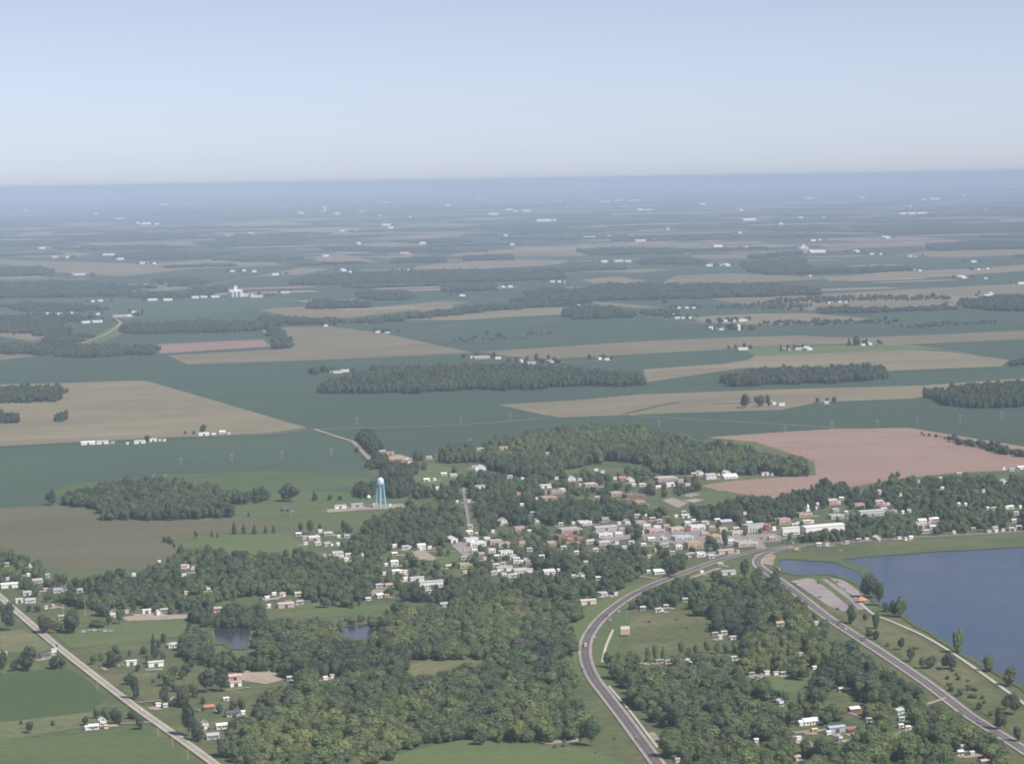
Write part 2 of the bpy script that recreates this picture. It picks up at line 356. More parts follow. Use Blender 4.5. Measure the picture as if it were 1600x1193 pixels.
# roads: ribbons along pixel centre lines, width in metres
ROADPTS = []; ROADCAPS = []
def smooth(g, n=6):
    out = []
    for i in range(len(g) - 1):
        p0, p1, p2, p3 = g[max(i - 1, 0)], g[i], g[i + 1], g[min(i + 2, len(g) - 1)]
        for k in range(n):
            t = k / n
            out.append(tuple(.5 * (2 * p1[c] + (p2[c] - p0[c]) * t + (2 * p0[c] - 5 * p1[c] + 4 * p2[c] - p3[c]) * t * t + (3 * p1[c] - p0[c] - 3 * p2[c] + p3[c]) * t ** 3) for c in (0, 1)))
    return out + [g[-1]]
def ribbon(name, g, w, mat, off=0.0, dz=0.0, far=False, keep=True):
    LAYER[0] += 1
    vs = []; n = len(g)
    for i in range(n):
        a = g[max(i - 1, 0)]; b = g[min(i + 1, n - 1)]
        dx, dy = b[0] - a[0], b[1] - a[1]; l = math.hypot(dx, dy) or 1
        nx, ny = -dy / l, dx / l
        z = .54 + .0012 * LAYER[0] + dz + max(0, g[i][1] - 4000) * 4e-5
        vs += [(g[i][0] + nx * (off + w / 2), g[i][1] + ny * (off + w / 2), z), (g[i][0] + nx * (off - w / 2), g[i][1] + ny * (off - w / 2), z)]
    me = mesh(name, vs, [(2 * i, 2 * i + 1, 2 * i + 3, 2 * i + 2) for i in range(n - 1)], mat)
    if me.polygons[0].normal.z < 0: me.flip_normals()
    return structure(link(name, me))
def road(s, w, kind="highway", protect=True, sm=True):
    px = P(s); g = [ground(*p) for p in px]
    if sm and len(g) > 2: g = smooth(g)
    if kind == "highway":
        ribbon("road_shoulder", g, w + 4.6, M_shoulder); ribbon("road", g, w, M_asph, dz=.02)
        paint_l = paint("road_paint_white", (.48, .46, .43), .7); paint_y = paint("road_paint_yellow", (.42, .33, .16), .7)
        for o in (-w / 2 + .35, w / 2 - .35): ribbon("road_marking", g, .18, paint_l, o, .03)
        ribbon("road_marking", g, .25, paint_y, 0, .03)
    elif kind == "county":
        ribbon("road_shoulder", g, w + 2.6, M_meadow); ribbon("road", g, w, M_conc, dz=.02); ribbon("road", g, w * .55, M_chip, dz=.03)
    elif kind == "street": ribbon("road", g, w, M_pave)
    elif kind == "path": ribbon("path", g, w, M_conc)
    else: ribbon("road", g, w, M_dirt)
    pts = smooth(px) if len(px) > 2 else px
    for i in range(len(g) - 1):
        if g[i][1] < 5500: ROADCAPS.append((g[i], g[i + 1], w / 2 + 3))
    if protect:
        for i in range(len(pts) - 1):
            l = math.hypot(pts[i + 1][0] - pts[i][0], pts[i + 1][1] - pts[i][1]); k = max(1, int(l / 4))
            for j in range(k):
                t = j / k; ROADPTS.append((pts[i][0] + (pts[i + 1][0] - pts[i][0]) * t, pts[i][1] + (pts[i + 1][1] - pts[i][1]) * t))
for q in BANKS:
    g = smooth([ground(*p) for p in q], 4)
    ribbon("shore_bank", [(x + random.gauss(0, .7), y + random.gauss(0, 2)) for x, y in g], 5.5, M_bank)
HW = "1040,1210 1003,1160 975,1122 948,1087 926,1057 915,1028 916,1002 928,980 946,960 975,938 1005,921 1040,906 1075,893 1110,880 1150,868 1190,859 1230,854 1270,851 1330,847 1450,839 1600,831 1720,824"
road(HW, 7.8)
road("1640,1200 1600,1172 1556,1144 1512,1116 1450,1069 1375,1018 1295,966 1255,935 1222,910 1195,892 1184,882 1186,872 1200,864 1225,858 1255,853", 7.8)
road("-60,880 0,932 20,950 90,1010 160,1065 215,1107 280,1153 340,1197 370,1220", 7.5, "county")
road("-60,700 0,697 130,690 300,682 420,678 492,671 600,668 730,663 870,652 985,647", 5, "lane")
road("492,671 520,680 552,690 580,720", 8, "lane", sm=False)
road("985,647 1015,651 1220,663 1400,675", 3.5, "lane", False)
road("104,545 140,532 165,522 180,513 188,504 178,498", 8, "lane")
road("322,447 370,437 430,427 520,416", 9, "lane", False)
road("1010,494 1060,501 1110,508", 6, "lane", False); road("690,460 760,466 900,474", 6, "lane", False)
road("410,515 425,530 432,545", 6, "lane", False)
road("740,557 870,566 960,562", 4, "lane", False); road("1390,540 1480,548 1560,562", 4, "lane", False)
road("1200,637 1250,628 1300,633", 4, "lane", False)
road("1335,932 1362,958 1395,972 1440,992 1480,1015 1520,1042 1583,1087 1625,1118", 3.5, "path")
road("958,984 947,1010 941,1035", 2.6, "path"); road("951,1072 985,1112 1027,1168", 2.2, "path")
road("724,762 727,785 732,815 736,835 740,850", 4, "street", False)
road("716,766 735,765 760,762", 8, "street", False)
road("310,803 350,802 420,803 500,799 560,795 620,793 634,790", 4, "lane", False)
road("640,862 690,862 712,862", 6, "street", False)
road("900,768 950,760 990,757 1040,764", 6, "street", False)
road("1000,839 1060,836 1120,842 1180,838 1230,840 1300,830 1380,812", 9, "street", False)
road("1180,840 1190,858", 12, "street", False); road("1110,858 1160,850 1230,842", 8, "street", False)
ribbon("field_track", smooth([ground(*p) for p in P("975,647 1000,641 1030,634 1062,628")]), 6, M_corn, dz=.1)
ribbon("field_track", smooth([ground(*p) for p in P("1110,631 1140,630 1175,628")]), 5, M_corn, dz=.1)
road("216,1098 245,1095 262,1094", 3.5, "lane", False); road("170,1130 205,1130 240,1128", 3.5, "lane", False)
road("308,1082 340,1080 390,1074", 3.5, "lane", False); road("1425,1105 1450,1100 1478,1090", 4, "lane", False)
road("1240,1145 1300,1140 1345,1136", 8, "street", False); road("1240,1150 1262,1160 1275,1175", 7, "street", False)
road("1395,1150 1420,1140 1450,1135", 5, "lane", False)
road("1075,905 1100,896 1125,888", 7, "lane", False)
road("985,899 1010,902 1030,905", 5, "lane", False)
for nm, s in (("parking_lot", "1236,908 1262,903 1292,905 1312,918 1346,944 1350,953 1318,955 1296,948 1262,925"), ("parking_lot", "1296,903 1318,906 1348,928 1356,938 1340,936 1318,922"),
              ("yard", "644,862 660,858 682,872 676,876 652,874"), ("yard", "510,796 560,789 630,787 632,794 560,797 512,801"), ("parking_lot", "930,838 950,826 985,834 985,842 950,846"),
              ("parking_lot", "1005,835 1100,824 1110,846 1060,850 1005,845"), ("yard", "600,714 625,710 650,718 646,726 616,722"), ("parking_lot", "705,852 735,842 740,862 728,872"),
              ("parking_lot", "1120,836 1220,832 1220,846 1150,852 1120,848"), ("ball_diamond", "1064,774 1080,769 1096,772 1080,777"), ("ball_diamond", "1066,782 1086,779 1100,781 1084,785"),
              ("ball_diamond", "1034,782 1050,777 1075,786 1060,794"), ("yard", "562,926 590,920 612,921 606,928 575,932"), ("parking_lot", "1085,868 1130,858 1150,860 1120,870"), ("yard", "1178,868 1195,862 1212,868 1208,884 1190,880")):
    sheet(nm, P(s), M_dirt if nm == "yard" else (M_pave if nm == "parking_lot" else M_shoulder), .47 + .002 * LAYER[0] % .06)
sheet("road_verge", P("1262,898 1278,900 1330,940 1345,958 1338,958 1300,925"), M_lawn, .532)
sheet("shore_bank", P("1300,877 1312,874 1340,884 1362,896 1350,898 1326,888"), M_lawn, .532)

# ------------------------------------------------------------------ buildings
THINGS = []     # everything that gets a label: (root, noun phrase, u, v, group)
BOX = []        # picture boxes of buildings that trees should not hide
FOOT = []
DRIVES = []
FARSTEADS = []
def register(o, noun, cat, u, v, group=None, far=False):
    o["category"] = cat
    if group: o["group"] = group
    THINGS.append((o, noun, u, v, far))

def gable(L, D, e, r, axis=0, over=.5, th=.28):
    w = mesh("wall", [(-L/2, -D/2, 0), (L/2, -D/2, 0), (L/2, D/2, 0), (-L/2, D/2, 0), (-L/2, -D/2, e), (L/2, -D/2, e), (L/2, D/2, e), (-L/2, D/2, e), (-L/2, 0, e + r), (L/2, 0, e + r)],
             [(0, 3, 2, 1), (0, 1, 5, 4), (2, 3, 7, 6), (1, 2, 6, 9, 5), (3, 0, 4, 8, 7), (4, 5, 9, 8), (6, 7, 8, 9)], None)
    k = r / (D / 2); y = D / 2 + over; z0 = e - over * k + .03; x = L / 2 + over * .8; z1 = e + r + .03
    vs = []
    for sx in (-x, x): vs += [(sx, -y, z0), (sx, 0, z1), (sx, y, z0), (sx, y, z0 + th), (sx, 0, z1 + th), (sx, -y, z0 + th)]
    fs = [(0, 1, 4, 5), (1, 2, 3, 4), (11, 10, 7, 6), (10, 9, 8, 7), (5, 4, 10, 11), (4, 3, 9, 10), (0, 6, 7, 1), (1, 7, 8, 2), (0, 5, 11, 6), (2, 8, 9, 3)]
    return w, mesh("roof", vs, fs, None)
def hip(L, D, e, r, over=.5):
    b = MB(); b.box(-L/2, L/2, -D/2, D/2, 0, e); w = b.mesh("wall", None)
    x, y, q = L/2 + over, D/2 + over, max(.2, L/2 - D/2)
    vs = [(-x, -y, e + .02), (x, -y, e + .02), (x, y, e + .02), (-x, y, e + .02), (-q, 0, e + r), (q, 0, e + r)]
    return w, mesh("roof", vs, [(0, 3, 2, 1), (0, 1, 5, 4), (2, 3, 4, 5), (1, 2, 5), (3, 0, 4)], None)
NAMES = {'h': ("house", "house"), 'g': ("house", "house"), 't': ("house", "house"), 'i': ("house", "house"), 'f': ("shop_building", "building"), 'F': ("shop_building", "building"), 'b': ("barn", "barn"), 'B': ("barn", "barn"),
         'm': ("mobile_home", "trailer"), 's': ("shed", "shed"), 'c': ("church", "church"), 'd': ("silo", "silo"), 'e': ("grain_elevator", "grain elevator"), 'w': ("warehouse", "warehouse")}
FORM = {'h': "house", 'g': "gable-fronted house", 't': "two-storey house", 'i': "hip-roofed house", 'f': "flat-roofed building", 'F': "two-storey flat-roofed building", 'b': "barn", 'B': "gable-end barn", 'm': "trailer home", 's': "shed", 'c': "steepled church", 'd': "round silo", 'w': "warehouse"}
def building(u, v, w, k, wc, rc, far=False, group=None, noun=None, hmul=1.0, rz=None):
    x, y = ground(u, v); s = ppm(x, y)
    along = k in 'htfFbmswi'
    jit = random.gauss(0, .04) if k in 'htgism' else 0
    ang = (GA if along else GA - math.pi / 2) + jit
    if k in 'hs' and random.random() < .12: ang += .5
    if rz is not None: ang = rz
    A = w / s * (1.2 if far and v < 400 else 1)
    if along:
        ratio = {'h': .62, 't': .7, 'f': .6, 'F': .6, 'b': .42, 'm': .3, 's': .7, 'w': .35, 'i': .75}[k]
        L = A / (.93 + ratio * .36); D = L * ratio
    else:
        ratio = .68 if k in 'gc' else .6
        L = A / (ratio * .93 + .36); D = L * ratio
    D = min(D, 24 if not far else 60)
    if k == 'w': D = min(D, 26)
    D = max(D, 3.2); L = max(L, 3.4)
    e = {'h': 3.0, 't': 5.4, 'g': 4.2, 'f': 4.6, 'F': 7.2, 'b': 4.2, 'B': 4.6, 'm': 2.9, 's': 2.5, 'c': 5.5, 'd': 8, 'w': 6.5, 'i': 3.1}.get(k, 4)
    if far: e = max(e, min(26, 2.4 / s))
    e *= hmul
    r = D * {'h': .24, 't': .26, 'g': .36, 'b': .14, 'B': .26, 'm': .06, 's': .2, 'c': .5, 'w': .07, 'i': .22}.get(k, .2)
    r = min(r, 7 if not far else 9)
    yc = y + (L * .36 + D * .93) * .5 if along else y + (L * .93 + D * .36) * .5
    xc = x * yc / y
    nm, cat = NAMES[k]
    root = link(nm, None, None, (xc, yc, 0), ang)
    root.empty_display_size = 1
    WM, RM = cm(wc, "siding"), cm(rc, "roof")
    if k == 'd':
        R = A / 2; hh = max(e, R * 2.4) * (1 if not far else 1)
        b = MB(); b.lathe([(R, 0), (R, hh)], 20); link("wall", b.mesh("wall", WM, False), root)
        b = MB(); b.lathe([(R * 1.03, hh + .02), (R * .6, hh + R * .45), (R * .08, hh + R * .6)], 20); link("roof", b.mesh("roof", RM), root)
        top = hh + R * .6
    elif k in 'fF':
        b = MB(); b.box(-L/2, L/2, -D/2, D/2, 0, e)
        link("wall", b.mesh("wall", WM), root)
        b = MB(); b.box(-L/2 + .3, L/2 - .3, -D/2 + .3, D/2 - .3, e + .003, e + .25); link("roof", b.mesh("roof", RM), root)
        b = MB()
        b.add([(-L/2-.1, -D/2-.1, e), (L/2+.1, -D/2-.1, e), (L/2+.1, D/2+.1, e), (-L/2-.1, D/2+.1, e), (-L/2+.28, -D/2+.28, e), (L/2-.28, -D/2+.28, e), (L/2-.28, D/2-.28, e), (-L/2+.28, D/2-.28, e)] +
              [(-L/2-.1, -D/2-.1, e+.7), (L/2+.1, -D/2-.1, e+.7), (L/2+.1, D/2+.1, e+.7), (-L/2-.1, D/2+.1, e+.7), (-L/2+.28, -D/2+.28, e+.7), (L/2-.28, -D/2+.28, e+.7), (L/2-.28, D/2-.28, e+.7), (-L/2+.28, D/2-.28, e+.7)],
              [(i, (i+1) % 4, 8 + (i+1) % 4, 8 + i) for i in range(4)] + [(4 + (i+1) % 4, 4 + i, 12 + i, 12 + (i+1) % 4) for i in range(4)] + [(8 + i, 8 + (i+1) % 4, 12 + (i+1) % 4, 12 + i) for i in range(4)] + [((i+1) % 4, i, 4 + i, 4 + (i+1) % 4) for i in range(4)])
        link("parapet", b.mesh("parapet", WM), root)
        b = MB(); q = random.uniform(-.25, .25) * L; b.box(q - 1.1, q + 1.1, -.9 + D * .1, .9 + D * .1, e + .26, e + 1.4)
        if w > 14: link("roof_unit", b.mesh("roof_unit", M_steel), root)
        top = e + .7
    elif k == 'i':
        a_, b_ = hip(L, D, e, r); a_.materials.append(WM); b_.materials.append(RM)
        link("wall", a_, root); link("roof", b_, root); top = e + r
    else:
        a_, b_ = gable(L, D, e, r, over=.45 if not far else .8); a_.materials.append(WM); b_.materials.append(RM)
        link("wall", a_, root); link("roof", b_, root); top = e + r
        if k == 'c':
            b = MB(); b.box(L/2 - 3.2, L/2 - .2, -1.5, 1.5, e + r * .6, e + r + 1.6); b.add([(L/2-3.3, -1.6, e+r+1.61), (L/2-.1, -1.6, e+r+1.61), (L/2-.1, 1.6, e+r+1.61), (L/2-3.3, 1.6, e+r+1.61), (L/2-1.7, 0, e+r+6)], [(0, 3, 2, 1), (0, 1, 4), (1, 2, 4), (2, 3, 4), (3, 0, 4)])
            link("steeple", b.mesh("steeple", WM), root); top = e + r + 6
    # openings and chimney where the picture can show them
    pw = w
    if not far and pw >= 9 and k not in 'd':
        wh = 1.35; wz = 1.0
        if along:
            n = {'h': 3, 't': 3, 'i': 3, 'f': max(2, min(6, int(L / 4))), 'F': max(2, min(6, int(L / 4))), 'b': 0, 'm': 3, 's': 1, 'w': 6}[k]
            slots = [(-L/2 + L * (i + 1) / (n + 2)) for i in range(n + 1)] if n else [0]
            di = n // 2 if n else 0
            for i, sx in enumerate(slots):
                if i == di: link("door", U_door, root, (sx, -D/2 - .02, 0), 0, (1.2 if k not in 'bw' else 3.6, .1, 2.1 if k not in 'bw' else 3.2))
                else:
                    link("window", U_win, root, (sx, -D/2 - .02, wz), 0, (1.5 if k not in 'fFw' else 2.2, .08, wh if k not in 'fFw' else 1.8))
                    if k in 'tF': link("window", U_win, root, (sx, -D/2 - .02, wz + 2.8), 0, (1.3, .08, wh))
        else:
            for i, sy in enumerate((-D * .28, 0, D * .28)):
                if i == 1: link("door", U_door, root, (L/2 + .02, sy, 0), 0, (.1, 1.2 if k in 'gc' else 3.4, 2.1 if k in 'gc' else 3.2))
                elif k in 'gc': link("window", U_win, root, (L/2 + .02, sy, wz), 0, (.08, 1.3, wh))
            if k == 'g': link("window", U_win, root, (L/2 + .02, 0, e + .2), 0, (.08, 1.2, 1.2))
        if k in 'htgi' and pw >= 11: link("chimney", U_chim, root, (L * .18, D * .12, e + r * .3), 0, (.9, .9, r * .7 + 1.1))
        if k in 'htgi' and pw >= 11 and random.random() < .6:
            wl, wd = L * random.uniform(.3, .42), D * random.uniform(.55, .75); sd = random.choice((-1, 1))
            if random.random() < .5: a_, b_ = gable(wl, wd, 2.6, wd * .25, over=.3); px_, py_, rr_ = sd * (L/2 + wl/2 + .005), -D * .08, 0
            else: a_, b_ = gable(wd, wl, 2.6, wl * .28, over=.3); px_, py_, rr_ = sd * L * .24, -D/2 - wd/2 - .005, math.pi / 2
            a_.materials.append(WM); b_.materials.append(RM); wg = link("wing", a_, root, (px_, py_, 0), rr_); link("roof", b_, wg)
    if far and v > 345: FARSTEADS.append((xc, yc, max(L, D)))
    if not far and v > 640: DRIVES.append((xc, yc, L, D, ang))
    hw = A / 2
    if noun is None:
        px = A
        size = "small " if A < 9 else ("large " if A > 20 and k in 'htgiB' else ("long " if A > 26 else ""))
        rw, ww = C[rc][0], C[wc][0]
        noun = f"{size}{ww} {FORM[k]}" + ("" if k in 'dm' else (f" with {rw} roof" if rw != ww else f" and {rw} roof"))
        if far: noun = f"{size}{ww} farm {'building' if k in 'bB' else FORM[k]}" if k not in 'd' else f"{ww} round silo"
    register(root, noun, cat if not (far and k in 'bB') else "farm building", u, v, group or ("farm buildings scattered across the far plain" if far else ("houses and buildings of the lakeside town")), far)
    ub, vb = project(xc, yc, 0); ut, vt = project(xc, yc, top)
    BOX.append((u - w / 2, vt, u + w / 2, v)); FOOT.append((xc, yc, max(L, D) * .5 + 1.5))
    return root

def many(s, far=False, **kw):
    for q in s.split(';'):
        t = q.split()
        if not t: continue
        building(float(t[0]), float(t[1]), float(t[2]), t[3], t[4][0], t[4][1], far, **kw)

# farm row on the grid road, north-west
many("""137 695 24 b WW;160 694 20 b WS;176 693 7 s PP;199 694 5 s WW;218 693 19 b WS;239 690 12 b WW;257 689 5 s WW;318 681 18 b WW;333 681 9 h WW;347 677 11 h WW;357 679 7 s PS""")
# west side of town
many("""10 884 9 h WG;12 906 6 s WS;58 911 18 h CG;15 919 30 b WW;73 902 9 h WG;93 925 25 h WD;125 925 10 h WG;42 930 15 h WG;286 888 14 h WP;287 901 8 s WW;302 894 9 h CG;209 900 6 s WW;325 924 9 g WG;291 929 8 h CP;248 880 5 s WW;48 886 5 s WW;44 900 5 s WW
;597 708 12 h PP;609 711 14 b PP;618 721 24 b TT;634 724 20 b CR;670 717 10 h WG;683 715 7 g PP;741 732 10 h WG;752 735 15 g WW;693 743 11 h WW;708 745 12 h WS;666 752 11 h WW;752 705 20 b PT;788 703 20 b PT;796 747 10 h WG
;752 764 22 b WG;683 764 6 s WW;714 785 5 s WW;732 785 8 h CG;734 825 10 h WG;733 834 12 h WW;786 819 16 g WS;770 832 6 s WW;531 795 20 b WG;557 793 21 b GG;447 799 16 h ND
;466 837 10 h UW;490 844 20 h CS;512 837 16 h PG;500 832 7 h WW;495 852 14 h WS;510 853 14 h WG;529 840 6 s WW;542 840 9 h WU;527 872 20 t WG;545 870 13 h WS;541 876 8 s WW;566 868 7 s WG;476 842 8 h PG
;616 855 8 h WW;633 858 13 h WG;658 859 15 t WW;616 868 10 h PW;616 885 14 t WW;618 896 14 h WW;635 902 7 h PP;701 888 12 h CC;727 888 24 f TG;724 874 9 h WG;726 896 8 s CG;651 909 24 b WS;673 919 42 w WS;592 918 13 h WG;608 918 16 h TT;600 898 4 s WW;575 938 9 s WW;592 934 16 h WW;604 933 9 s TT""")
# town centre
many("""707 848 18 B WW;737 848 26 f WS;745 854 30 f WW;760 846 12 f WS;774 851 24 f PS;788 855 26 f CR;790 868 24 f WS;757 875 8 s CG;786 883 9 h WG;787 893 28 b WG;786 901 12 g WG;776 872 9 h PW
;857 711 11 h PP;931 736 7 s WW;941 739 7 h WG;922 761 24 f PW;851 763 23 b WS;894 752 12 g WW;816 749 5 s WW;869 749 7 h WG;972 750 14 h OO;985 754 13 g WW;1040 752 38 f PS;1036 758 24 f NG;1003 760 12 h WS;1028 763 10 s WW;1049 760 20 b WW;1064 754 12 h WG;1074 759 9 s WU
;1084 743 11 h PG;1093 743 12 g WS;1109 749 20 t WG;1139 748 28 h WW;1135 743 13 g WW;1195 743 13 b WP;862 772 34 f PD;856 782 27 f PO;878 769 13 f WW;962 775 22 f PG;990 779 36 f RN;998 788 20 f TR;932 780 9 h PP;810 773 7 h PO;815 790 7 s WW;832 804 9 h SG;945 815 13 f GS
;979 820 12 g WS;995 808 10 h WG;1019 813 11 h PG;1070 809 15 h WS;1083 815 8 s WW;1040 812 14 h RN;1163 804 7 h WG;1133 819 22 h RU;838 818 9 g WG;876 821 9 h WG;913 821 24 f WS;812 830 22 f PP;828 832 10 s TW;890 833 40 f PG;884 844 36 f RR;890 847 11 f OO;906 846 14 f RP
;944 840 26 f WS;966 838 14 f WW;945 830 40 b GG;922 849 14 h SS;943 852 22 h SG;975 857 8 s US;945 861 9 s RR;1000 821 20 f PP;1012 825 10 f CW;1009 826 12 f WW;1024 834 30 f PG;1026 828 14 f WU;1057 831 26 f CP;1088 828 28 f WW;1074 831 9 f XX
;1017 845 13 h WW;1037 845 9 g WW;1066 845 36 f SU;1084 858 30 F TP;1038 854 13 h WG;1023 862 7 h PT;1005 853 9 s WW;1079 869 12 h SG;1094 870 16 f WW;1043 873 9 F RP;1115 843 24 f TP;1152 837 26 f CP;1181 831 44 F SG;1198 830 9 F XX;1165 854 38 f CG;1133 866 28 b PP
;1030 897 24 h WW;914 882 11 h WS;857 901 22 t WS;909 904 11 g WG;934 906 9 h WW;806 880 13 t WS;823 881 11 g PW;812 896 26 h WG;1125 884 10 s PS;1137 899 26 b SG;1096 896 6 s WW;940 931 15 h WG;872 893 8 s WW;1014 872 8 h PG""")
# east side and lake front
many("""1224 820 22 F PP;1209 829 7 f WX;1260 818 15 h WC;1261 803 9 c WW;1256 808 26 f PR;1300 789 18 t PP;1314 781 9 h WW;1303 800 14 h SG;1306 811 26 f EE;1321 803 9 h WW;1342 793 22 f PR;1373 790 15 t PP;1375 772 9 g WW;1380 798 12 h WS;1276 796 5 s WW;1277 789 5 s WW
;1360 807 46 w SS;1398 802 9 h WG;1422 803 9 g SW;1440 820 16 t WW;1460 814 14 h PW;1457 826 13 h WW;1446 833 14 h PG;1490 833 6 s WY;1497 790 9 h WW;1508 790 7 h WW;1468 750 10 h XP;1435 754 5 s US;1472 764 6 s WW;1568 756 10 g WW;1594 733 13 h WW;1580 736 9 h WG;1568 734 5 s WW;1498 743 10 h PP
;1554 797 11 h CG;1578 795 13 h WW;1587 804 10 h WG;1554 831 11 t WG;1584 816 9 h WW;1591 826 11 h WS;1580 829 12 h CG;1279 853 9 h WW;1341 846 9 h PG;1370 845 11 g PW;1405 843 8 h WP;1414 844 7 h WG;1423 842 8 h WW;1323 849 8 s PP;1292 852 7 s WP;1520 829 9 h PG;1537 769 8 h WG;1407 775 6 h WG;1545 833 8 h CG""")
# west road
many("""30 942 12 b WW;47 942 18 h WG;90 926 16 h WG;124 926 9 h CG;82 949 6 s PP;72 951 6 s WG;95 967 10 h PG;175 964 13 g WS;198 958 5 s CG;229 959 14 b WW;247 961 8 g WW;256 957 14 h GG;340 955 14 h PP;5 1025 13 h WG;70 1029 20 h GD;84 1019 8 m WW;165 1041 11 h OP;205 1040 18 b WW;243 1042 26 b WS;271 1012 21 i WS
;366 1062 22 h PP;368 1073 20 b WP;247 1104 8 m WW;258 1105 8 s SS;272 1102 15 g PS;353 1095 10 s WW;326 1110 19 h NO;320 1138 14 g WG;346 1139 21 h WW;364 1120 26 h GD;332 1155 23 h SG;146 1140 18 h WW;160 1134 15 g WW;379 1116 4 s WW;452 1063 9 h SS;508 1062 8 s WW;519 1059 6 s WP""")
many("""417 936 8 s WW;440 932 13 h WP;466 931 13 h WC;446 950 28 b PS;468 944 12 h WG;450 944 13 h PR;428 930 8 s WW;668 927 12 h WG;694 948 16 h GG""")
# by the highway and the south-eastern wood
many("""918 945 28 b CC;942 932 16 h WG;1004 953 10 h GS;1028 956 12 h WG;1040 950 9 h WG;1117 993 10 m PC;1131 991 10 m WW;1147 999 15 m WW;1070 940 10 h SG;996 1037 15 m SW;1030 1036 13 m PG;1044 1037 11 m WS;1076 1039 10 g WW;1148 1031 13 m WW;1174 1056 9 m WG;1198 1054 8 m WW;1212 1055 8 m WS;1223 1055 9 m PW;1181 1160 7 s CW;1058 1191 8 s CG
;1218 978 15 h CP;1275 976 8 s UU;1250 1025 7 m PC;1265 1133 30 h WW;1272 1144 11 s YY;1247 1157 8 m WW;1306 1145 30 b GU;1312 1158 9 g WW;1334 1113 20 h XW;1357 1128 9 m WC;1403 1116 22 h WE;1408 1126 11 s UU;1407 1137 9 s WW;1418 1140 9 s WW;1219 1103 11 g WW;1314 1081 11 h US;1500 1180 11 h WW;1504 1170 6 s WW;1537 1195 14 h PP;1518 1180 6 s SS;1272 1046 5 s WW;1294 1148 5 s WW;1328 1146 10 h RX;1245 1188 12 h SP""")
# garages and garden sheds beside the houses
for x, y, L_, D_, a in random.sample([d for d in DRIVES if 7 < d[2] < 22], 62):
    q = random.choice((-1, 1)); ox = q * (L_ * .5 + random.uniform(4.5, 9)); oy = random.uniform(-.3, .6) * D_
    u_, v_ = project(x + ox, y + oy, 0)
    if any(abs(b_[0] + b_[2] - 2 * u_) < (b_[2] - b_[0]) + 8 and abs(b_[3] - v_) < 4 for b_ in BOX): continue
    building(u_, v_, random.uniform(4.5, 8), random.choice('ss' + 'h'), random.choice('WWWCPS'), random.choice('WSGWPD'))
# gravel drives and worn yards beside the houses
yd = MB(); yp = MB()
for x, y, L_, D_, a in DRIVES:
    for q in range(2):
        if random.random() < .55: continue
        w_, l_ = random.uniform(3, 6.5), random.uniform(8, 22)
        if random.random() < .4: w_, l_ = random.uniform(7, 13), random.uniform(6, 11)
        ox, oy = random.choice((-1, 1)) * (L_ * .5 + w_ * .3), -D_ * .5 - l_ * random.uniform(.1, .5)
        c_, s_ = math.cos(a if abs(a - GA) < 1 else a + math.pi / 2), math.sin(a if abs(a - GA) < 1 else a + math.pi / 2)
        z_ = .475 + random.random() * .04
        (yd if random.random() < .6 else yp).add([(x + (ox + i * w_ / 2) * c_ - (oy + j * l_ / 2) * s_, y + (ox + i * w_ / 2) * s_ + (oy + j * l_ / 2) * c_, z_) for i, j in ((-1, -1), (1, -1), (1, 1), (-1, 1))], [(0, 1, 2, 3)])
structure(link("driveway", yd.mesh("driveway", M_dirt))); structure(link("driveway", yp.mesh("driveway", M_pave)))
# infill of the town core
many("""768 864 13 f WS;752 870 11 f PW;775 886 12 h WS;801 874 13 f SP;770 898 13 h WG;801 902 12 h WS;741 864 11 f WW;816 853 14 f PP;827 861 10 h WG;861 853 15 f PW;1000 836 13 f WP;1041 826 12 f PW;1074 821 12 f WW;1101 838 14 f PW;1129 831 15 f CP;1141 849 13 f WP;1206 845 14 f PW;1060 858 13 f WS;1050 866 10 h WG;1111 872 11 h WS;956 826 13 h WS
;971 831 12 f PW;986 850 11 h WG;930 862 10 h WS;1030 816 10 h WG;1100 819 11 h WG;1112 828 12 f PW;1150 829 12 h WS;1170 820 12 h PW;1241 823 11 h WS;1215 815 11 h PG;880 858 10 h WG;846 872 10 h WS;900 866 9 h WW;1068 803 9 h WG;1120 815 10 h SW""")
# the long white warehouse beside the main street
building(1284, 833, 76, 'w', 'W', 'W', noun="very long white warehouse with white roof", hmul=1.1, rz=rad(24))
building(1234, 836, 32, 'w', 'W', 'W', noun="white warehouse block with loading bays at its near end", hmul=1.3, rz=rad(24))

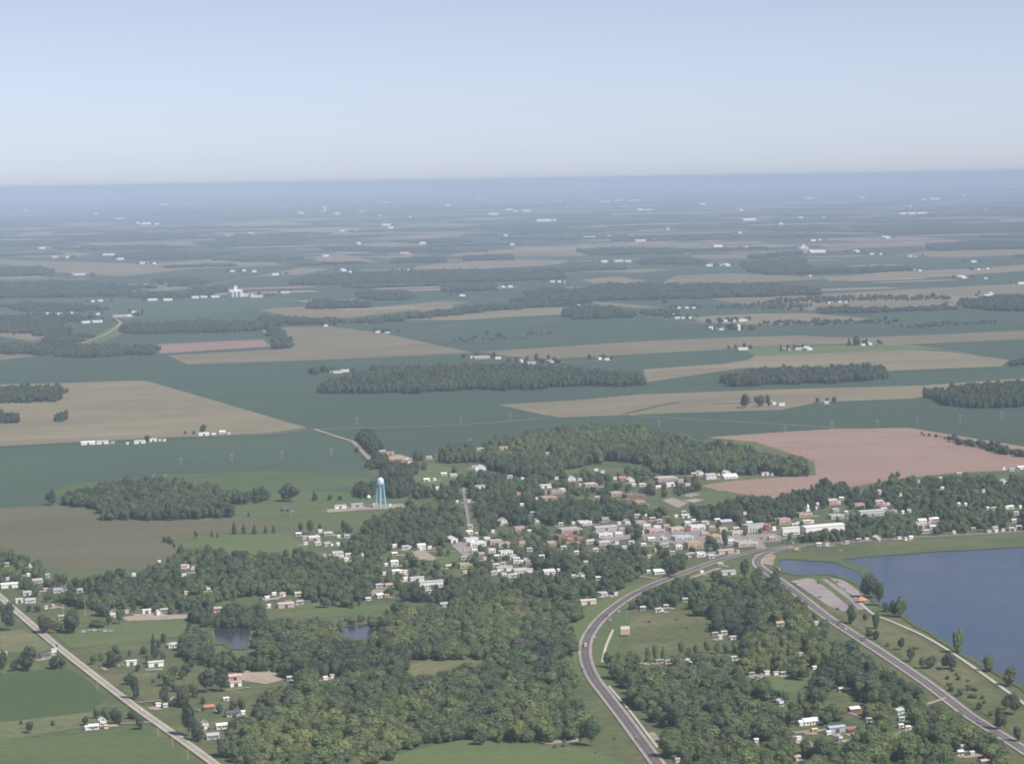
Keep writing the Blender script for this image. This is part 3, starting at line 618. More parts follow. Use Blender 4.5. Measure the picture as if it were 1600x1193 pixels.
# farms across the plain
many("""238 470 16 b WW;262 470 15 b WW;282 464 10 b PG;305 466 12 b WW;319 465 13 b WP;336 465 14 b WW;301 454 6 b WW;312 453 8 b WW;323 453 7 b UW;187 496 25 b PP;201 495 18 b WW;209 489 8 b WW;152 504 17 b WW;134 505 14 b WW;76 491 9 b WW;91 492 9 b WW;112 490 5 B WW;153 492 7 b WW;138 483 6 b WW;145 472 6 b WW;157 471 8 b WW;210 512 5 b WW;228 514 6 b SU
;391 462 11 b WS;400 465 22 b CC;405 464 11 b WP;445 459 15 b PW;722 463 10 b WW;786 449 6 b WW;797 449 8 b WW;567 505 12 B WW;509 510 7 b WW;590 520 8 b WW;605 521 9 b SU;527 583 16 b WP;539 581 13 b WW;518 582 8 b PR;752 561 28 b PP;740 560 12 b WW;778 561 10 b WW;815 566 9 B WW;860 567 12 B SP;830 569 14 b CS;936 562 9 B WW;948 563 9 b WW
;1058 498 9 b WW;1067 498 6 b WW;1078 498 5 s WW;1061 482 6 b WW;1073 482 7 b WW;1084 482 6 b WW;1053 493 4 s WW;1113 515 13 B WW;1127 516 9 b WW;1154 516 6 d WW;1139 503 20 b WW;1160 502 15 b WW;1131 504 8 b PW;1160 547 17 b WW;926 481 5 b WW;856 473 4 b WW;904 478 5 b WG;1228 548 12 B SP;1247 547 12 b CW;1262 547 15 B WW;1330 540 5 s WW;1348 540 8 b WW;1358 539 9 B WW;1208 632 8 B WG;1221 634 11 b WW;1291 631 9 b SW
;1543 463 14 b WW;1548 460 7 B WW;1295 474 4 b WW;1312 473 6 b WW;1322 473 4 b WW""", far=True)
many("""43 311 4 b WW;88 313 8 b WW;188 315 8 b WW;228 303 6 b WW;255 321 12 b WW;270 317 10 b PW;283 316 8 b WW;298 320 6 b WW;396 308 8 b WW;187 344 14 b WW;215 350 7 B WW;228 351 14 b WW;245 351 6 b WW;391 367 12 B WW;312 372 5 b WW;355 371 8 b PW;67 382 8 b WW;66 389 9 b WW;120 388 9 b WW;134 388 6 b WW;165 399 8 b WW;174 399 9 b WW;86 403 10 b CW;105 403 6 b WW;225 413 16 b PW;241 413 8 B WW;124 431 20 b PW;188 406 12 b WW;363 425 7 b WW;382 424 10 b WW;397 425 8 b WW;261 446 5 b WW;228 446 4 b PW
;447 324 4 b WW;455 301 11 b WW;435 302 5 b WW;470 334 9 b WW;503 332 5 b WW;507 331 5 d WW;527 335 8 b WW;555 315 6 b WW;565 332 9 b WW;602 318 8 b WW;594 338 4 b WW;603 353 13 b WW;610 357 8 b WW;534 362 6 b WW;543 362 6 b WW;556 362 6 b WW;560 382 8 B WW;660 381 9 b WW;641 340 4 B WW;425 405 9 b WW;443 404 13 b WW;509 401 10 b WW;536 424 12 B WW;547 426 6 b WW;632 397 14 b PP;430 430 12 b WW;795 329 9 b WW;800 383 6 b WW;770 336 14 b WW;748 311 12 b WW;624 423 4 b WW;638 423 5 b WW;790 369 6 b WW
;805 331 6 b WW;823 331 12 b WW;849 346 22 b WW;866 345 6 b WW;874 315 5 B WW;945 317 14 b CW;965 315 12 b WW;990 315 20 b WW;1000 329 10 b WW;1013 330 12 b WW;1025 292 16 b WW;1098 320 9 b WW;1157 330 7 B WW;1170 345 20 b WW;920 373 18 b WW;952 371 6 B WW;1000 378 16 b PW;1020 377 6 b WW;1043 359 5 B WW;1121 386 14 b WW;1167 388 7 b SW;945 410 13 b WW;966 410 16 b PW;981 410 12 b SW;1108 416 12 b WW;1135 416 12 B WW;1126 416 5 s PP;863 441 9 b WP;874 441 6 b WW;918 390 6 b WW;1156 365 5 b WW;986 370 5 b WW
;1265 312 13 b WW;1347 311 10 b WW;1441 313 10 B WW;1460 312 15 b WW;1470 293 20 b WW;1583 293 16 b WW;1505 306 6 b WW;1250 342 9 B WW;1287 341 5 B PW;1422 324 5 b WW;1410 335 11 b WW;1424 335 12 b WW;1440 335 15 b WW;1384 373 11 B WW;1270 377 8 b WW;1281 376 4 b WW;1276 395 24 b WW;1243 396 9 b WW;1338 394 8 B WW;1362 398 6 b WW;1376 398 4 b WW;1422 402 8 b PW;1430 402 6 b PP;1515 360 7 b WW;1583 363 8 b WW;1521 410 10 b WW;1425 423 9 b WW;1437 424 6 b WW;1529 422 6 b WW;1543 421 5 b WW;1503 435 14 B WW;1540 436 7 b SW;1266 432 5 b WP;1596 444 15 b WW;1220 351 6 b WW
;1330 298 8 b WW;700 322 8 b WW;40 330 6 b WW;330 303 7 b WW;640 300 8 b WW;1090 300 9 b WW;1200 310 8 b WW;880 301 8 b WW;1540 330 8 b WW;150 335 6 b WW""", far=True)

# grain elevators: headhouse on a block of bins
def elevator(u, v, w, hpx, noun):
    x, y = ground(u, v); s = ppm(x, y); W = w / s; hh = hpx / s
    root = link("grain_elevator", None, None, (x, y + W * .3, 0), GA)
    b = MB(); b.box(-W/2, W/2, -W*.3, W*.3, 0, hh * .72); link("bin_block", b.mesh("bin_block", cm('W', 'siding')), root)
    b = MB(); b.box(-W*.08, W*.14, -W*.12, W*.12, hh * .72 + .02, hh * 1.15); link("headhouse", b.mesh("headhouse", cm('W', 'siding')), root)
    b = MB(); b.box(W/2 + .1, W*1.05, -W*.22, W*.2, 0, hh * .32); link("shed", b.mesh("shed", cm('C', 'siding')), root)
    for i in range(3):
        b = MB(); q = -W * .34 + i * W * .3; b.lathe([(W*.12, 0), (W*.12, hh*.6), (W*.02, hh*.68)], 14, q, -W*.3 - W*.125); link("bin", b.mesh("bin", cm('S', 'siding')), root)
    b = MB(); b.bar((W*.04, -W*.13, hh*1.1), (W*.5, -W*.33, hh*.5), W*.012); link("spout", b.mesh("spout", M_steel), root)
    register(root, noun, "grain elevator", u, v, None, True); BOX.append((u - w/2, v - hpx, u + w/2, v))
elevator(367, 464, 21, 15, "tall white grain elevator with boxy headhouse")
elevator(1255, 393, 15, 10, "blocky white grain elevator above a low white shed")
def mast(u, v, hpx, nm, noun, cat, wd=1.2):
    x, y = ground(u, v); s = ppm(x, y); hh = hpx / s
    root = link(nm, None, None, (x, y, 0))
    b = MB(); b.bar((0, 0, 0), (0, 0, hh * .8), wd * hh * .03, wd * hh * .02, 8); link("shaft", b.mesh("shaft", cm('W', 'siding')), root)
    b = MB(); r = hh * .17; b.lathe([(r*.2, hh*.72), (r, hh*.82), (r, hh*.92), (r*.3, hh)], 14); link("tank", b.mesh("tank", cm('W', 'siding')), root)
    register(root, noun, cat, u, v, None, True); root["label"] = noun
mast(930, 317, 11, "water_tower", "faint white water tower in the hazy distant town", "water tower", 2)
mast(970, 312, 8, "water_tower", "small faint white water tower right of its taller twin", "water tower", 2)
mast(1219, 301, 7, "water_tower", "hazy lone water tower near the horizon", "water tower", 2)
mast(1486, 290, 8, "water_tower", "dim water tower beside far white sheds near the horizon", "water tower", 2)
mast(882, 443, 6, "silo", "slim pale silo at the end of a barn row", "silo", 5); mast(113, 432, 7, "silo", "thin tall stack beside a long pinkish farm shed", "silo", 2)

# ------------------------------------------------------------------ water tower
def tower(u, v):
    x, y = ground(u, v); s = ppm(x, y)
    root = link("water_tower", None, None, (x, y + 4, 0), rad(12)); root.empty_display_size = 2
    k = 47.5 / s / 45.0
    zt = 35 * k; R = 5.2 * k
    prof = [(.6*k, zt - 3.2*k), (R*.55, zt - 2.2*k), (R*.9, zt - .6*k), (R, zt + .9*k), (R, zt + 4.6*k), (R*.93, zt + 6.4*k), (R*.72, zt + 8.1*k), (R*.4, zt + 9.3*k), (.4*k, zt + 9.9*k)]
    b = MB(); b.lathe(prof, 28); tank = link("tank", b.mesh("tank", M_paleb, True), root)
    b = MB(); b.lathe([(.25*k, zt + 9.8*k), (.25*k, zt + 11*k), (.05, zt + 11.3*k)], 8); link("vent", b.mesh("vent", M_blue), tank)
    b = MB(); b.lathe([(R + .02, zt + .2*k), (R + 1.1*k, zt + .2*k), (R + 1.1*k, zt + .45*k), (R + .02, zt + .45*k)], 28); w_ = link("walkway", b.mesh("walkway", M_blue), root)
    b = MB()
    for i in range(24):
        a = 2 * math.pi * i / 24; p = ((R + 1.02*k) * math.cos(a), (R + 1.02*k) * math.sin(a)); q = ((R + 1.02*k) * math.cos(a + .262), (R + 1.02*k) * math.sin(a + .262))
        b.bar((*p, zt + .4*k), (*p, zt + 1.5*k), .05); b.bar((*p, zt + 1.5*k), (*q, zt + 1.5*k), .06)
    link("railing", b.mesh("railing", M_blue), w_)
    b = MB(); b.bar((0, 0, 0), (0, 0, zt - 3*k), 1.15*k, 1.15*k, 14); link("riser", b.mesh("riser", paint("riser_paint", (.55, .70, .78), .5)), root)
    legs = []
    for i in range(6):
        a = 2 * math.pi * (i + .25) / 6
        p0 = Vector((8.2*k * math.cos(a), 8.2*k * math.sin(a), 0)); p1 = Vector((R * .98 * math.cos(a), R * .98 * math.sin(a), zt + .6*k)); legs.append((p0, p1))
        b = MB(); b.bar(p0, p1, .72*k, .6*k, 8); link("leg", b.mesh("leg", M_blue), root)
        b = MB(); b.box(p0.x - 1.1, p0.x + 1.1, p0.y - 1.1, p0.y + 1.1, 0, .5); link("footing", b.mesh("footing", M_conc2), root)
    for lv in (.34, .68):
        for i in range(6):
            a0, b0 = legs[i]; a1, b1 = legs[(i + 1) % 6]
            b = MB(); b.bar(a0.lerp(b0, lv), a1.lerp(b1, lv), .26*k); link("strut", b.mesh("strut", M_blue), root)
    for lo, hi in ((0.02, .34), (.34, .68), (.68, .97)):
        for i in range(6):
            a0, b0 = legs[i]; a1, b1 = legs[(i + 1) % 6]
            b = MB(); b.bar(a0.lerp(b0, lo), a1.lerp(b1, hi), .12*k); link("brace", b.mesh("brace", M_blue), root)
    register(root, "", "water tower", u, v); root["label"] = "blue six-legged water tower with a pale domed tank west of the town"
    BOX.append((u - 12, v - 48, u + 12, v))
tower(595, 793)
def round_tank(u, v, w, hgt, label, mat):
    x, y = ground(u, v); s = ppm(x, y); R = w / s / 2
    root = link("storage_tank", None, None, (x, y + R, 0)); root["label"] = label
    b = MB(); hh = hgt
    b.lathe([(R, .3), (R, hh)], 20); link("wall", b.mesh("wall", mat), root)
    b = MB(); b.lathe([(R * 1.03, hh + .01), (R * .5, hh + R * .3), (.1, hh + R * .42)], 20); link("roof", b.mesh("roof", mat), root)
    b = MB(); b.lathe([(R * 1.1, 0), (R * 1.1, .29)], 20); link("base", b.mesh("base", M_conc2), root)
    root["category"] = "tank"; BOX.append((u - w/2, v - hh * s, u + w/2, v))
round_tank(586, 793, 8, 5.2, "squat white tank at the left foot of the blue water tower", cm('W', 'siding'))
round_tank(609, 792, 4, 4.0, "narrow white tank at the right foot of the blue water tower", cm('W', 'siding'))
def ball_tank(u, v, w):
    x, y = ground(u, v); s = ppm(x, y); R = w / s / 2
    root = link("storage_tank", None, None, (x, y, 0)); root["label"] = "bright white round tank in the grass left of the blue water tower"; root["category"] = "tank"
    b = MB(); n = 10; b.lathe([(max(.05, R * math.sin(math.pi * i / n)), R * 1.15 - R * math.cos(math.pi * i / n)) for i in range(n + 1)], 20); link("tank", b.mesh("tank", cm('W', 'siding'), True), root)
    for i in range(4):
        a = rad(45 + 90 * i); b = MB(); b.bar((R*.75*math.cos(a), R*.75*math.sin(a), 0), (R*.7*math.cos(a), R*.7*math.sin(a), R*.9), .15); link("leg", b.mesh("leg", M_steel), root)
    BOX.append((u - w/2, v - w, u + w/2, v))
ball_tank(576, 780, 6.5)

# ------------------------------------------------------------------ billboard, pavilion, fence
def billboard(u, v):
    x, y = ground(u, v); s = ppm(x, y); W = 14 / s; Hh = 13 / s
    root = link("billboard", None, None, (x, y, 0), rad(4)); z0 = 2.2
    b = MB(); b.box(-W/2, W/2, -.15, .15, z0, z0 + Hh * .48); link("lower_panel", b.mesh("lower_panel", paint("ochre_poster", (.66, .50, .27), .6, .25, .9)), root)
    b = MB(); b.box(-W/2, W/2, -.15, .15, z0 + Hh * .5, z0 + Hh); up = link("upper_panel", b.mesh("upper_panel", paint("white_poster", (.82, .78, .76), .6, .1, .8)), root)
    b = MB(); b.box(-W*.42, W*.42, -.20, -.155, z0 + Hh * .53, z0 + Hh * .60); link("poster_strip", b.mesh("poster_strip", paint("red_poster", (.55, .22, .18), .6)), up)
    for i in range(4):
        q = -W * .4 + i * W * .267; b = MB(); b.bar((q, .32, 0), (q, .32, z0 + Hh * .95), .16, .16, 8); link("post", b.mesh("post", M_wood), root)
    b = MB(); b.box(-W/2, W/2, -.9, -.2, z0 - .25, z0 - .12); link("catwalk", b.mesh("catwalk", M_wood), root)
    root["label"] = "square roadside billboard, white above ochre, inside the highway bend"; root["category"] = "billboard"
    BOX.append((u - 8, v - 17, u + 8, v))
billboard(977, 994)
def pavilion(u, v):
    x, y = ground(u, v); s = ppm(x, y); L = 19 / s; D = L * .8
    root = link("pavilion", None, None, (x, y + D/2, 0), GA); root["label"] = "open lakeside pavilion with a bright orange hipped roof"; root["category"] = "pavilion"
    e, r = 2.6, 3.4; q = L/2 - D/2
    vs = [(-L/2, -D/2, e), (L/2, -D/2, e), (L/2, D/2, e), (-L/2, D/2, e), (-q - .3, 0, e + r), (q + .3, 0, e + r)]
    link("roof", mesh("roof", vs, [(0, 3, 2, 1), (0, 1, 5, 4), (2, 3, 4, 5), (1, 2, 5), (3, 0, 4)], paint("orange_roof", (.80, .24, .12), .6, .12)), root)
    for sx in (-1, 0, 1):
        for sy in (-1, 1):
            b = MB(); b.box(sx * (L/2 - .5) - .14, sx * (L/2 - .5) + .14, sy * (D/2 - .5) - .14, sy * (D/2 - .5) + .14, .12, e); link("post", b.mesh("post", M_wood), root)
    b = MB(); b.box(-L/2, L/2, -D/2, D/2, .0, .11); link("floor_slab", b.mesh("floor_slab", M_conc2), root)
    b = MB(); b.box(-.9, .9, -.4, .4, .6, .75); b.box(-.1, .1, -.1, .1, .12, .6); link("table", b.mesh("table", M_wood), root)
    BOX.append((u - 10, v - 13, u + 10, v))
pavilion(1347, 942)
def fence(u0, v0, u1, v1, label):
    a = ground(u0, v0); b_ = ground(u1, v1); L = math.hypot(b_[0] - a[0], b_[1] - a[1])
    root = link("fence", None, None, (a[0], a[1], 0), math.atan2(b_[1] - a[1], b_[0] - a[0])); root["label"] = label; root["category"] = "fence"
    for z in (.5, 1.0): b = MB(); b.box(0, L, -.03, .03, z, z + .25); link("rail", b.mesh("rail", cm('W', 'siding')), root)
    n = max(2, int(L / 2.5))
    for i in range(n + 1): b = MB(); q = L * i / n; b.box(q - .07, q + .07, .035, .17, 0, 1.4); link("post", b.mesh("post", cm('W', 'siding')), root)
fence(228, 1047, 254, 1046, "white rail fence in front of the large white house by the field")

# ------------------------------------------------------------------ poles
def pole(u, v, hpx, label, mat, arms=True, group=None, name="utility_pole"):
    x, y = ground(u, v); s = ppm(x, y); hh = hpx / s
    root = link(name, None, None, (x, y, 0), GA); root["label"] = label; root["category"] = "utility pole"
    if group: root["group"] = group
    b = MB(); b.bar((0, 0, 0), (0, 0, hh), .2, .13, 7); link("pole", b.mesh("pole", mat), root)
    if arms:
        b = MB(); b.box(-1.3, 1.3, -.08, .08, hh * .9, hh * .9 + .16); link("crossarm", b.mesh("crossarm", mat), root)
M_pole = paint("pole_grey", (.50, .47, .44), .8)
for i, (u, v, h_, lb) in enumerate([
    (99, 964, 20, "thin utility pole on the lawn behind the west road"), (133, 962, 26, "tall utility pole in the grass right of the west road"), (294, 1186, 17, "utility pole at the west road's verge, lowest of its line"),
    (270, 1168, 16, "utility pole left of the west road, second from the lowest"), (247, 1152, 16, "utility pole left of the west road, third from the lowest"), (152, 1078, 20, "utility pole between the green field and the west road"),
    (980, 967, 14, "utility pole in the meadow behind the billboard"), (992, 951, 18, "utility pole where the highway meets the trees above the billboard"), (1294, 854, 18, "pale slim pole at the lake road before dark trees"),
    (1399, 845, 20, "pale slim pole among the lake-front houses"), (1513, 837, 16, "pale slim pole at the tree edge by the eastern lake road"), (1096, 852, 20, "tall slim pole behind the tan main-street block"), (1059, 849, 16, "white post among the main-street lots"),
    (893, 826, 16, "grey pole in front of trees north of the red-brown block"), (983, 779, 9, "short pole beside the brown school building"), (1412, 1010, 10, "short pole on the strip between lake road and path"), (455, 807, 12, "thin pole in the lawn west of the water tower")]):
    pole(u, v, h_, lb, M_pole)
HP = [(240, 752), (258, 752), (283, 727), (362, 721), (441, 716), (518, 711), (558, 664), (720, 662), (797, 657), (735, 697), (1227, 678), (1299, 670), (1371, 668), (1433, 664), (1500, 659), (1565, 655), (1030, 668)]
for i, (u, v) in enumerate(HP):
    x, y = ground(u, v); s = ppm(x, y); hh = 12.5 / s
    root = link("power_pylon", None, None, (x, y, 0), GA + (.0 if u > 500 else .5)); root["category"] = "power pole"; root["group"] = "pale power-line poles crossing the fields"
    THINGS.append((root, "pale wooden power-line frame", u, v, False))
    for sx in (-1.6, 1.6): b = MB(); b.bar((sx, 0, 0), (sx, 0, hh), .22, .16, 6); link("pole", b.mesh("pole", M_pole), root)
    b = MB(); b.box(-3.6, 3.6, -.24, -.40, hh * .86, hh * .86 + .3); link("crossarm", b.mesh("crossarm", M_pole), root)

# ------------------------------------------------------------------ vehicles
def car_mesh(L, W, cab0, cab1, hb, hc, van=False):
    # side profile lofted across the width, shoulders tucked in
    pr = [(-L/2, .35), (-L/2, hb * .8), (-L/2 + .12, hb), (L/2 - .3, hb * .92), (L/2, hb * .7), (L/2, .35)]
    vs = []
    for yy, k in ((-W/2, .94), (-W/2 + .08, 1), (W/2 - .08, 1), (W/2, .94)): vs += [(px * (1 if k == 1 else .985), yy, .35 + (pz - .35) * k) for px, pz in pr]
    n = len(pr); fs = [tuple(range(n))[::-1], tuple(range(3 * n, 4 * n))]
    for j in range(3):
        for i in range(n): fs.append((j * n + i, j * n + (i + 1) % n, (j + 1) * n + (i + 1) % n, (j + 1) * n + i))
    body = (vs, fs)
    a, b, w = cab0 * L, cab1 * L, W / 2 - .07; t = w - .18; z0 = hb + .005 - .06; s = .15 if van else .5
    cab = ([(a, -w, z0), (b, -w, z0), (b, w, z0), (a, w, z0), (a + .25, -t, hc), (b - s, -t, hc), (b - s, t, hc), (a + .25, t, hc)], [(0, 3, 2, 1), (4, 5, 6, 7), (0, 1, 5, 4), (1, 2, 6, 5), (2, 3, 7, 6), (3, 0, 4, 7)])
    return body, cab
KINDS = {'c': (4.7, 1.85, -.42, .22, .85, 1.45, False), 'v': (5.2, 2.0, -.47, .34, 1.0, 2.0, True), 't': (7.5, 2.4, .14, .46, 1.2, 2.7, True)}
b = MB(); b.lathe([(.33, -.11), (.33, .11)], 14); WHEEL = b.mesh("wheel", M_tyre); WHEEL.transform(Matrix.Rotation(rad(90), 4, 'X'))
CARNAME = {'c': ("parked_car", "car"), 'v': ("van", "van"), 't': ("truck", "truck")}
CPAINT = {k: paint("car_" + C[k][0].replace(" ", "_"), C[k][1], .3, .05, 1, .5) for k in 'WGDXKBYSN'}
def vehicle(u, v, k, col, ang, label, group=None):
    label_later = label is None
    x, y = ground(u, v); L, W = KINDS[k][:2]
    bd, cb = car_mesh(*KINDS[k])
    nm = CARNAME[k][0] if (k != 'c' or group) else "car"
    root = link(nm, None, None, (x, y, .56), ang); root["category"] = CARNAME[k][1]
    if label_later: THINGS.append((root, C[col][0] + " parked " + CARNAME[k][1], u, v, False))
    else: root["label"] = label
    if group: root["group"] = group
    link("body", mesh("body", *bd, CPAINT[col]), root); cab = link("cabin", mesh("cabin", *cb, M_glass), root)
    t = cb[0]; rb = MB(); z = KINDS[k][5]; rb.box(t[4][0] + .02, t[5][0] - .02, t[4][1] + .02, -t[4][1] - .02, z + .003, z + .06); link("roof", rb.mesh("roof", CPAINT[col]), cab)
    if k == 't': rb = MB(); rb.box(-L/2 + .1, L * .1, -W/2, W/2, 1.25, 3.1); link("cargo_box", rb.mesh("cargo_box", CPAINT[col]), root)
    for sx in (-.31, .31):
        for sy in (-1, 1): link("wheel", WHEEL, root, (sx * L, sy * (W/2 - .1), .33))
    BOX.append((u - 4, v - 5, u + 4, v))
def hdg(u0, v0, u1, v1):
    a, b_ = ground(u0, v0), ground(u1, v1); return math.atan2(b_[1] - a[1], b_[0] - a[0])
hb1, hb2, lk = hdg(915, 1028, 917, 1000), hdg(946, 960, 975, 938), hdg(1295, 966, 1375, 1018)
vehicle(915, 1010, 't', 'Y', hb1, "yellow box truck rounding the highway bend"); vehicle(929, 997, 'c', 'W', hb1 - .2, "white car following the yellow truck's lane round the highway bend")
vehicle(967, 957, 'v', 'W', hb2, "white van parked on the highway verge above the billboard"); vehicle(953, 970, 'v', 'S', hb2, "silver van on the inner lane above the highway bend"); vehicle(948, 963, 'c', 'K', hb2, "black car near the gravel edge above the highway bend")
vehicle(911, 1047, 'c', 'D', hb1 + .3, "dark grey car below the highway bend's tightest point"); vehicle(1017, 1180, 'c', 'S', hdg(1003, 1160, 1040, 1210), "silver car low on the highway heading away from the bend"); vehicle(994, 1156, 'c', 'D', hdg(975, 1122, 1003, 1160), "dark car lower down the straight stretch of highway")
vehicle(1235, 856, 'v', 'W', .1, "white van on the lake road just past the junction"); vehicle(1246, 860, 't', 'Y', .1, "yellow truck at the roadside beside the small cove"); vehicle(1314, 861, 'c', 'Y', .1, "yellow car on the grassy lake bank")
vehicle(1216, 890, 'v', 'W', lk + .4, "white van at the cove's edge below the junction"); vehicle(1204, 895, 'c', 'W', lk + .3, "white car on the curve below the junction"); vehicle(1205, 864, 'c', 'S', .2, "silver car in the middle of the junction")
vehicle(1245, 913, 'v', 'W', lk, "white van at the upper corner of the lakeside car park", "cars in the lakeside car park"); vehicle(1279, 911, 'v', 'K', lk, "black van in the middle of the lakeside car park", "cars in the lakeside car park"); vehicle(1308, 910, 'c', 'N', lk, "brown car on the lake-side strip of the car park", "cars in the lakeside car park")
vehicle(1321, 920, 'c', 'S', lk, "silver car near the pavilion end of the lake-side strip", "cars in the lakeside car park"); vehicle(1281, 934, 'c', 'D', lk, "dark car at the lower side of the lakeside car park", "cars in the lakeside car park"); vehicle(1309, 952, 'c', 'K', lk, "black car at the car park's lowest corner near the lake road", "cars in the lakeside car park")
vehicle(1310, 976, 'c', 'D', lk, "dark car on the lake road below the car park"); vehicle(1321, 984, 'c', 'W', lk, "white car on the lake road behind the dark car"); vehicle(1347, 1001, 'c', 'B', lk, "blue car halfway along the lake road's open stretch"); vehicle(1530, 1131, 'c', 'K', lk, "black car far down the lake road at the picture's edge")
wr = hdg(90, 1010, 160, 1065)
vehicle(89, 1010, 'c', 'K', wr, "black car on the pale west road"); vehicle(220, 1110, 'c', 'W', wr, "white car at the driveway mouth beside the west road")
for i, (u, v, c_, lb) in enumerate([(130, 988, 'W', "leftmost white car in the row on the grass by the west road"), (139, 986, 'S', "silver car, second in the row on the grass by the west road"), (147, 986, 'W', "white car third in the row on the grass by the west road"), (156, 986, 'G', "grey car fourth in the row on the grass by the west road"), (164, 987, 'W', "white car fifth in the row on the grass by the west road"), (173, 987, 'S', "rightmost silver car in the row on the grass by the west road")]):
    vehicle(u, v, 'v' if i % 2 == 0 else 'c', c_, GA + .3, lb, "cars parked in a row by the west road")
for i, (u, v, c_, lb) in enumerate([(1225, 848, 'B', "blue car leftmost before the warehouse loading end"), (1231, 849, 'K', "black car second before the warehouse loading end"), (1238, 849, 'W', "white car third before the warehouse loading end"), (1084, 872, 'K', "black car beside the low grey house under the tan block"), (1020, 850, 'W', "white car beside two small white houses south of main street"), (1048, 834, 'D', "dark car on main street before the cream shop"), (1072, 836, 'S', "silver car on main street before the red shop"),
                                  (1110, 848, 'W', "white car at the corner left of the tall dark street tree"), (1137, 843, 'D', "dark car in the main-street lot below the cream shop"), (1190, 842, 'X', "red car before the grey two-storey shop"), (1170, 841, 'W', "white car before the grey two-storey shop"), (955, 846, 'W', "white car in the lot of the long grey barn"), (967, 847, 'K', "black car in the lot of the long grey barn"), (725, 860, 'W', "white car in the lot left of the red-roofed shop"), (1000, 842, 'S', "silver car at the west end of main street")]):
    vehicle(u, v, 'c', c_, GA + random.choice((0, 1.57)), lb, "cars parked about the town centre")

for x, y, L_, D_, a in random.sample(DRIVES, 46):
    q = random.choice((-1, 1)); u_, v_ = project(x + q * (L_ * .5 + random.uniform(2.5, 4)), y - D_ * .4 - random.uniform(0, 4), 0)
    if any(b_[0] - 2 < u_ < b_[2] + 2 and b_[1] < v_ < b_[3] + 1 for b_ in BOX): continue
    vehicle(u_, v_, random.choice('cccv'), random.choice('WWWSSGDKX'), random.uniform(0, 6.28), None, "cars parked beside the houses")
# ------------------------------------------------------------------ tree meshes (unit height 1, unit width 1)
def crown_mesh(seed, nl, quads, conic=0.0, q=.085, low=.12, core=True):
    r = random.Random(seed); V = []; Fc = []
    lobes = []
    for i in range(nl):
        t = r.random(); z = low + .16 + (1 - low - .32) * t
        sp_ = .28 * math.sqrt(max(.05, 1 - ((t - .42) / .72) ** 2)) if not conic else .34 * (1 - t) * .8
        a = r.uniform(0, 6.283); k = math.sqrt(r.random())
        rr = r.uniform(.19, .29) if not conic else (.20 * (1 - t) + .05)
        lobes.append((sp_ * k * math.cos(a), sp_ * k * math.sin(a), z, rr))
    if not conic: lobes.append((0, 0, .55, .34))
    else:
        for i in range(7): lobes.append((0, 0, low + .08 + i * (.88 - low) / 7, .27 * (1 - i / 7.6) + .02))
    for cx, cy, cz, rr in lobes:
        if core:
            k = len(V); n = 7; m = 4
            for j in range(m + 1):
                ph = math.pi * j / m
                for i in range(n):
                    th = 6.283 * i / n; w = rr * .86 * r.uniform(.85, 1.1)
                    V.append((cx + w * math.sin(ph) * math.cos(th), cy + w * math.sin(ph) * math.sin(th), cz + w * .9 * math.cos(ph)))
            for j in range(m):
                for i in range(n): Fc.append((k + j * n + i, k + (j + 1) * n + i, k + (j + 1) * n + (i + 1) % n, k + j * n + (i + 1) % n))
    tot = sum(l[3] ** 2 for l in lobes)
    for cx, cy, cz, rr in lobes:
        for _ in range(int(quads * rr * rr / tot)):
            d = Vector((r.gauss(0, 1), r.gauss(0, 1), r.gauss(.25, 1))).normalized()
            p = Vector((cx, cy, cz)) + d * rr * r.uniform(.82, 1.12)
            nn = (d + Vector((r.gauss(0, .30), r.gauss(0, .30), r.gauss(.12, .30)))).normalized()
            x = nn.orthogonal().normalized(); y = nn.cross(x); a = r.uniform(0, 3.14); s = q * r.uniform(.55, 1.15)
            x, y = x * math.cos(a) + y * math.sin(a), -x * math.sin(a) + y * math.cos(a)
            k = len(V)
            V += [tuple(p + x * s * .6), tuple(p + y * s * .45 + nn * s * .1), tuple(p - x * s * .6), tuple(p - y * s * .45 - nn * s * .12)]
            Fc.append((k, k + 1, k + 2, k + 3))
    return mesh("crown", V, Fc, M_leaf)
def trunk_mesh(seed, top=.55, limbs=4, mat=None, r0=.035):
    r = random.Random(seed); b = MB()
    b.bar((0, 0, -.01), (r.gauss(0, .01), r.gauss(0, .01), top * .5), r0, r0 * .72, 7); b.bar((0, 0, top * .48), (r.gauss(0, .02), r.gauss(0, .02), top), r0 * .7, r0 * .35, 6)
    for i in range(limbs):
        a = 6.283 * (i + r.random() * .5) / limbs; z = top * r.uniform(.4, .8)
        b.bar((0, 0, z), (.24 * math.cos(a), .24 * math.sin(a), z + r.uniform(.12, .25)), r0 * .45, r0 * .15, 5)
    return b.mesh("trunk", mat or M_bark)
BROAD = [crown_mesh(10 + i, 5 + i % 4, 900, q=.078) for i in range(8)]
COLU = [crown_mesh(40 + i, 10, 800, low=.05) for i in range(3)]
CONI = [crown_mesh(60 + i, 9, 700, conic=1, low=.04, q=.075) for i in range(3)]
BUSH = [crown_mesh(80 + i, 6, 420, low=-.12, q=.12) for i in range(3)]
CLUMP = [crown_mesh(90 + i, 9, 260, low=-.1, q=.13) for i in range(3)]
TRK = [trunk_mesh(5 + i, mat=M_bark if i % 2 else M_trunkpale) for i in range(4)]
TRKC = trunk_mesh(77, .9, 0)
NTREE = [0]
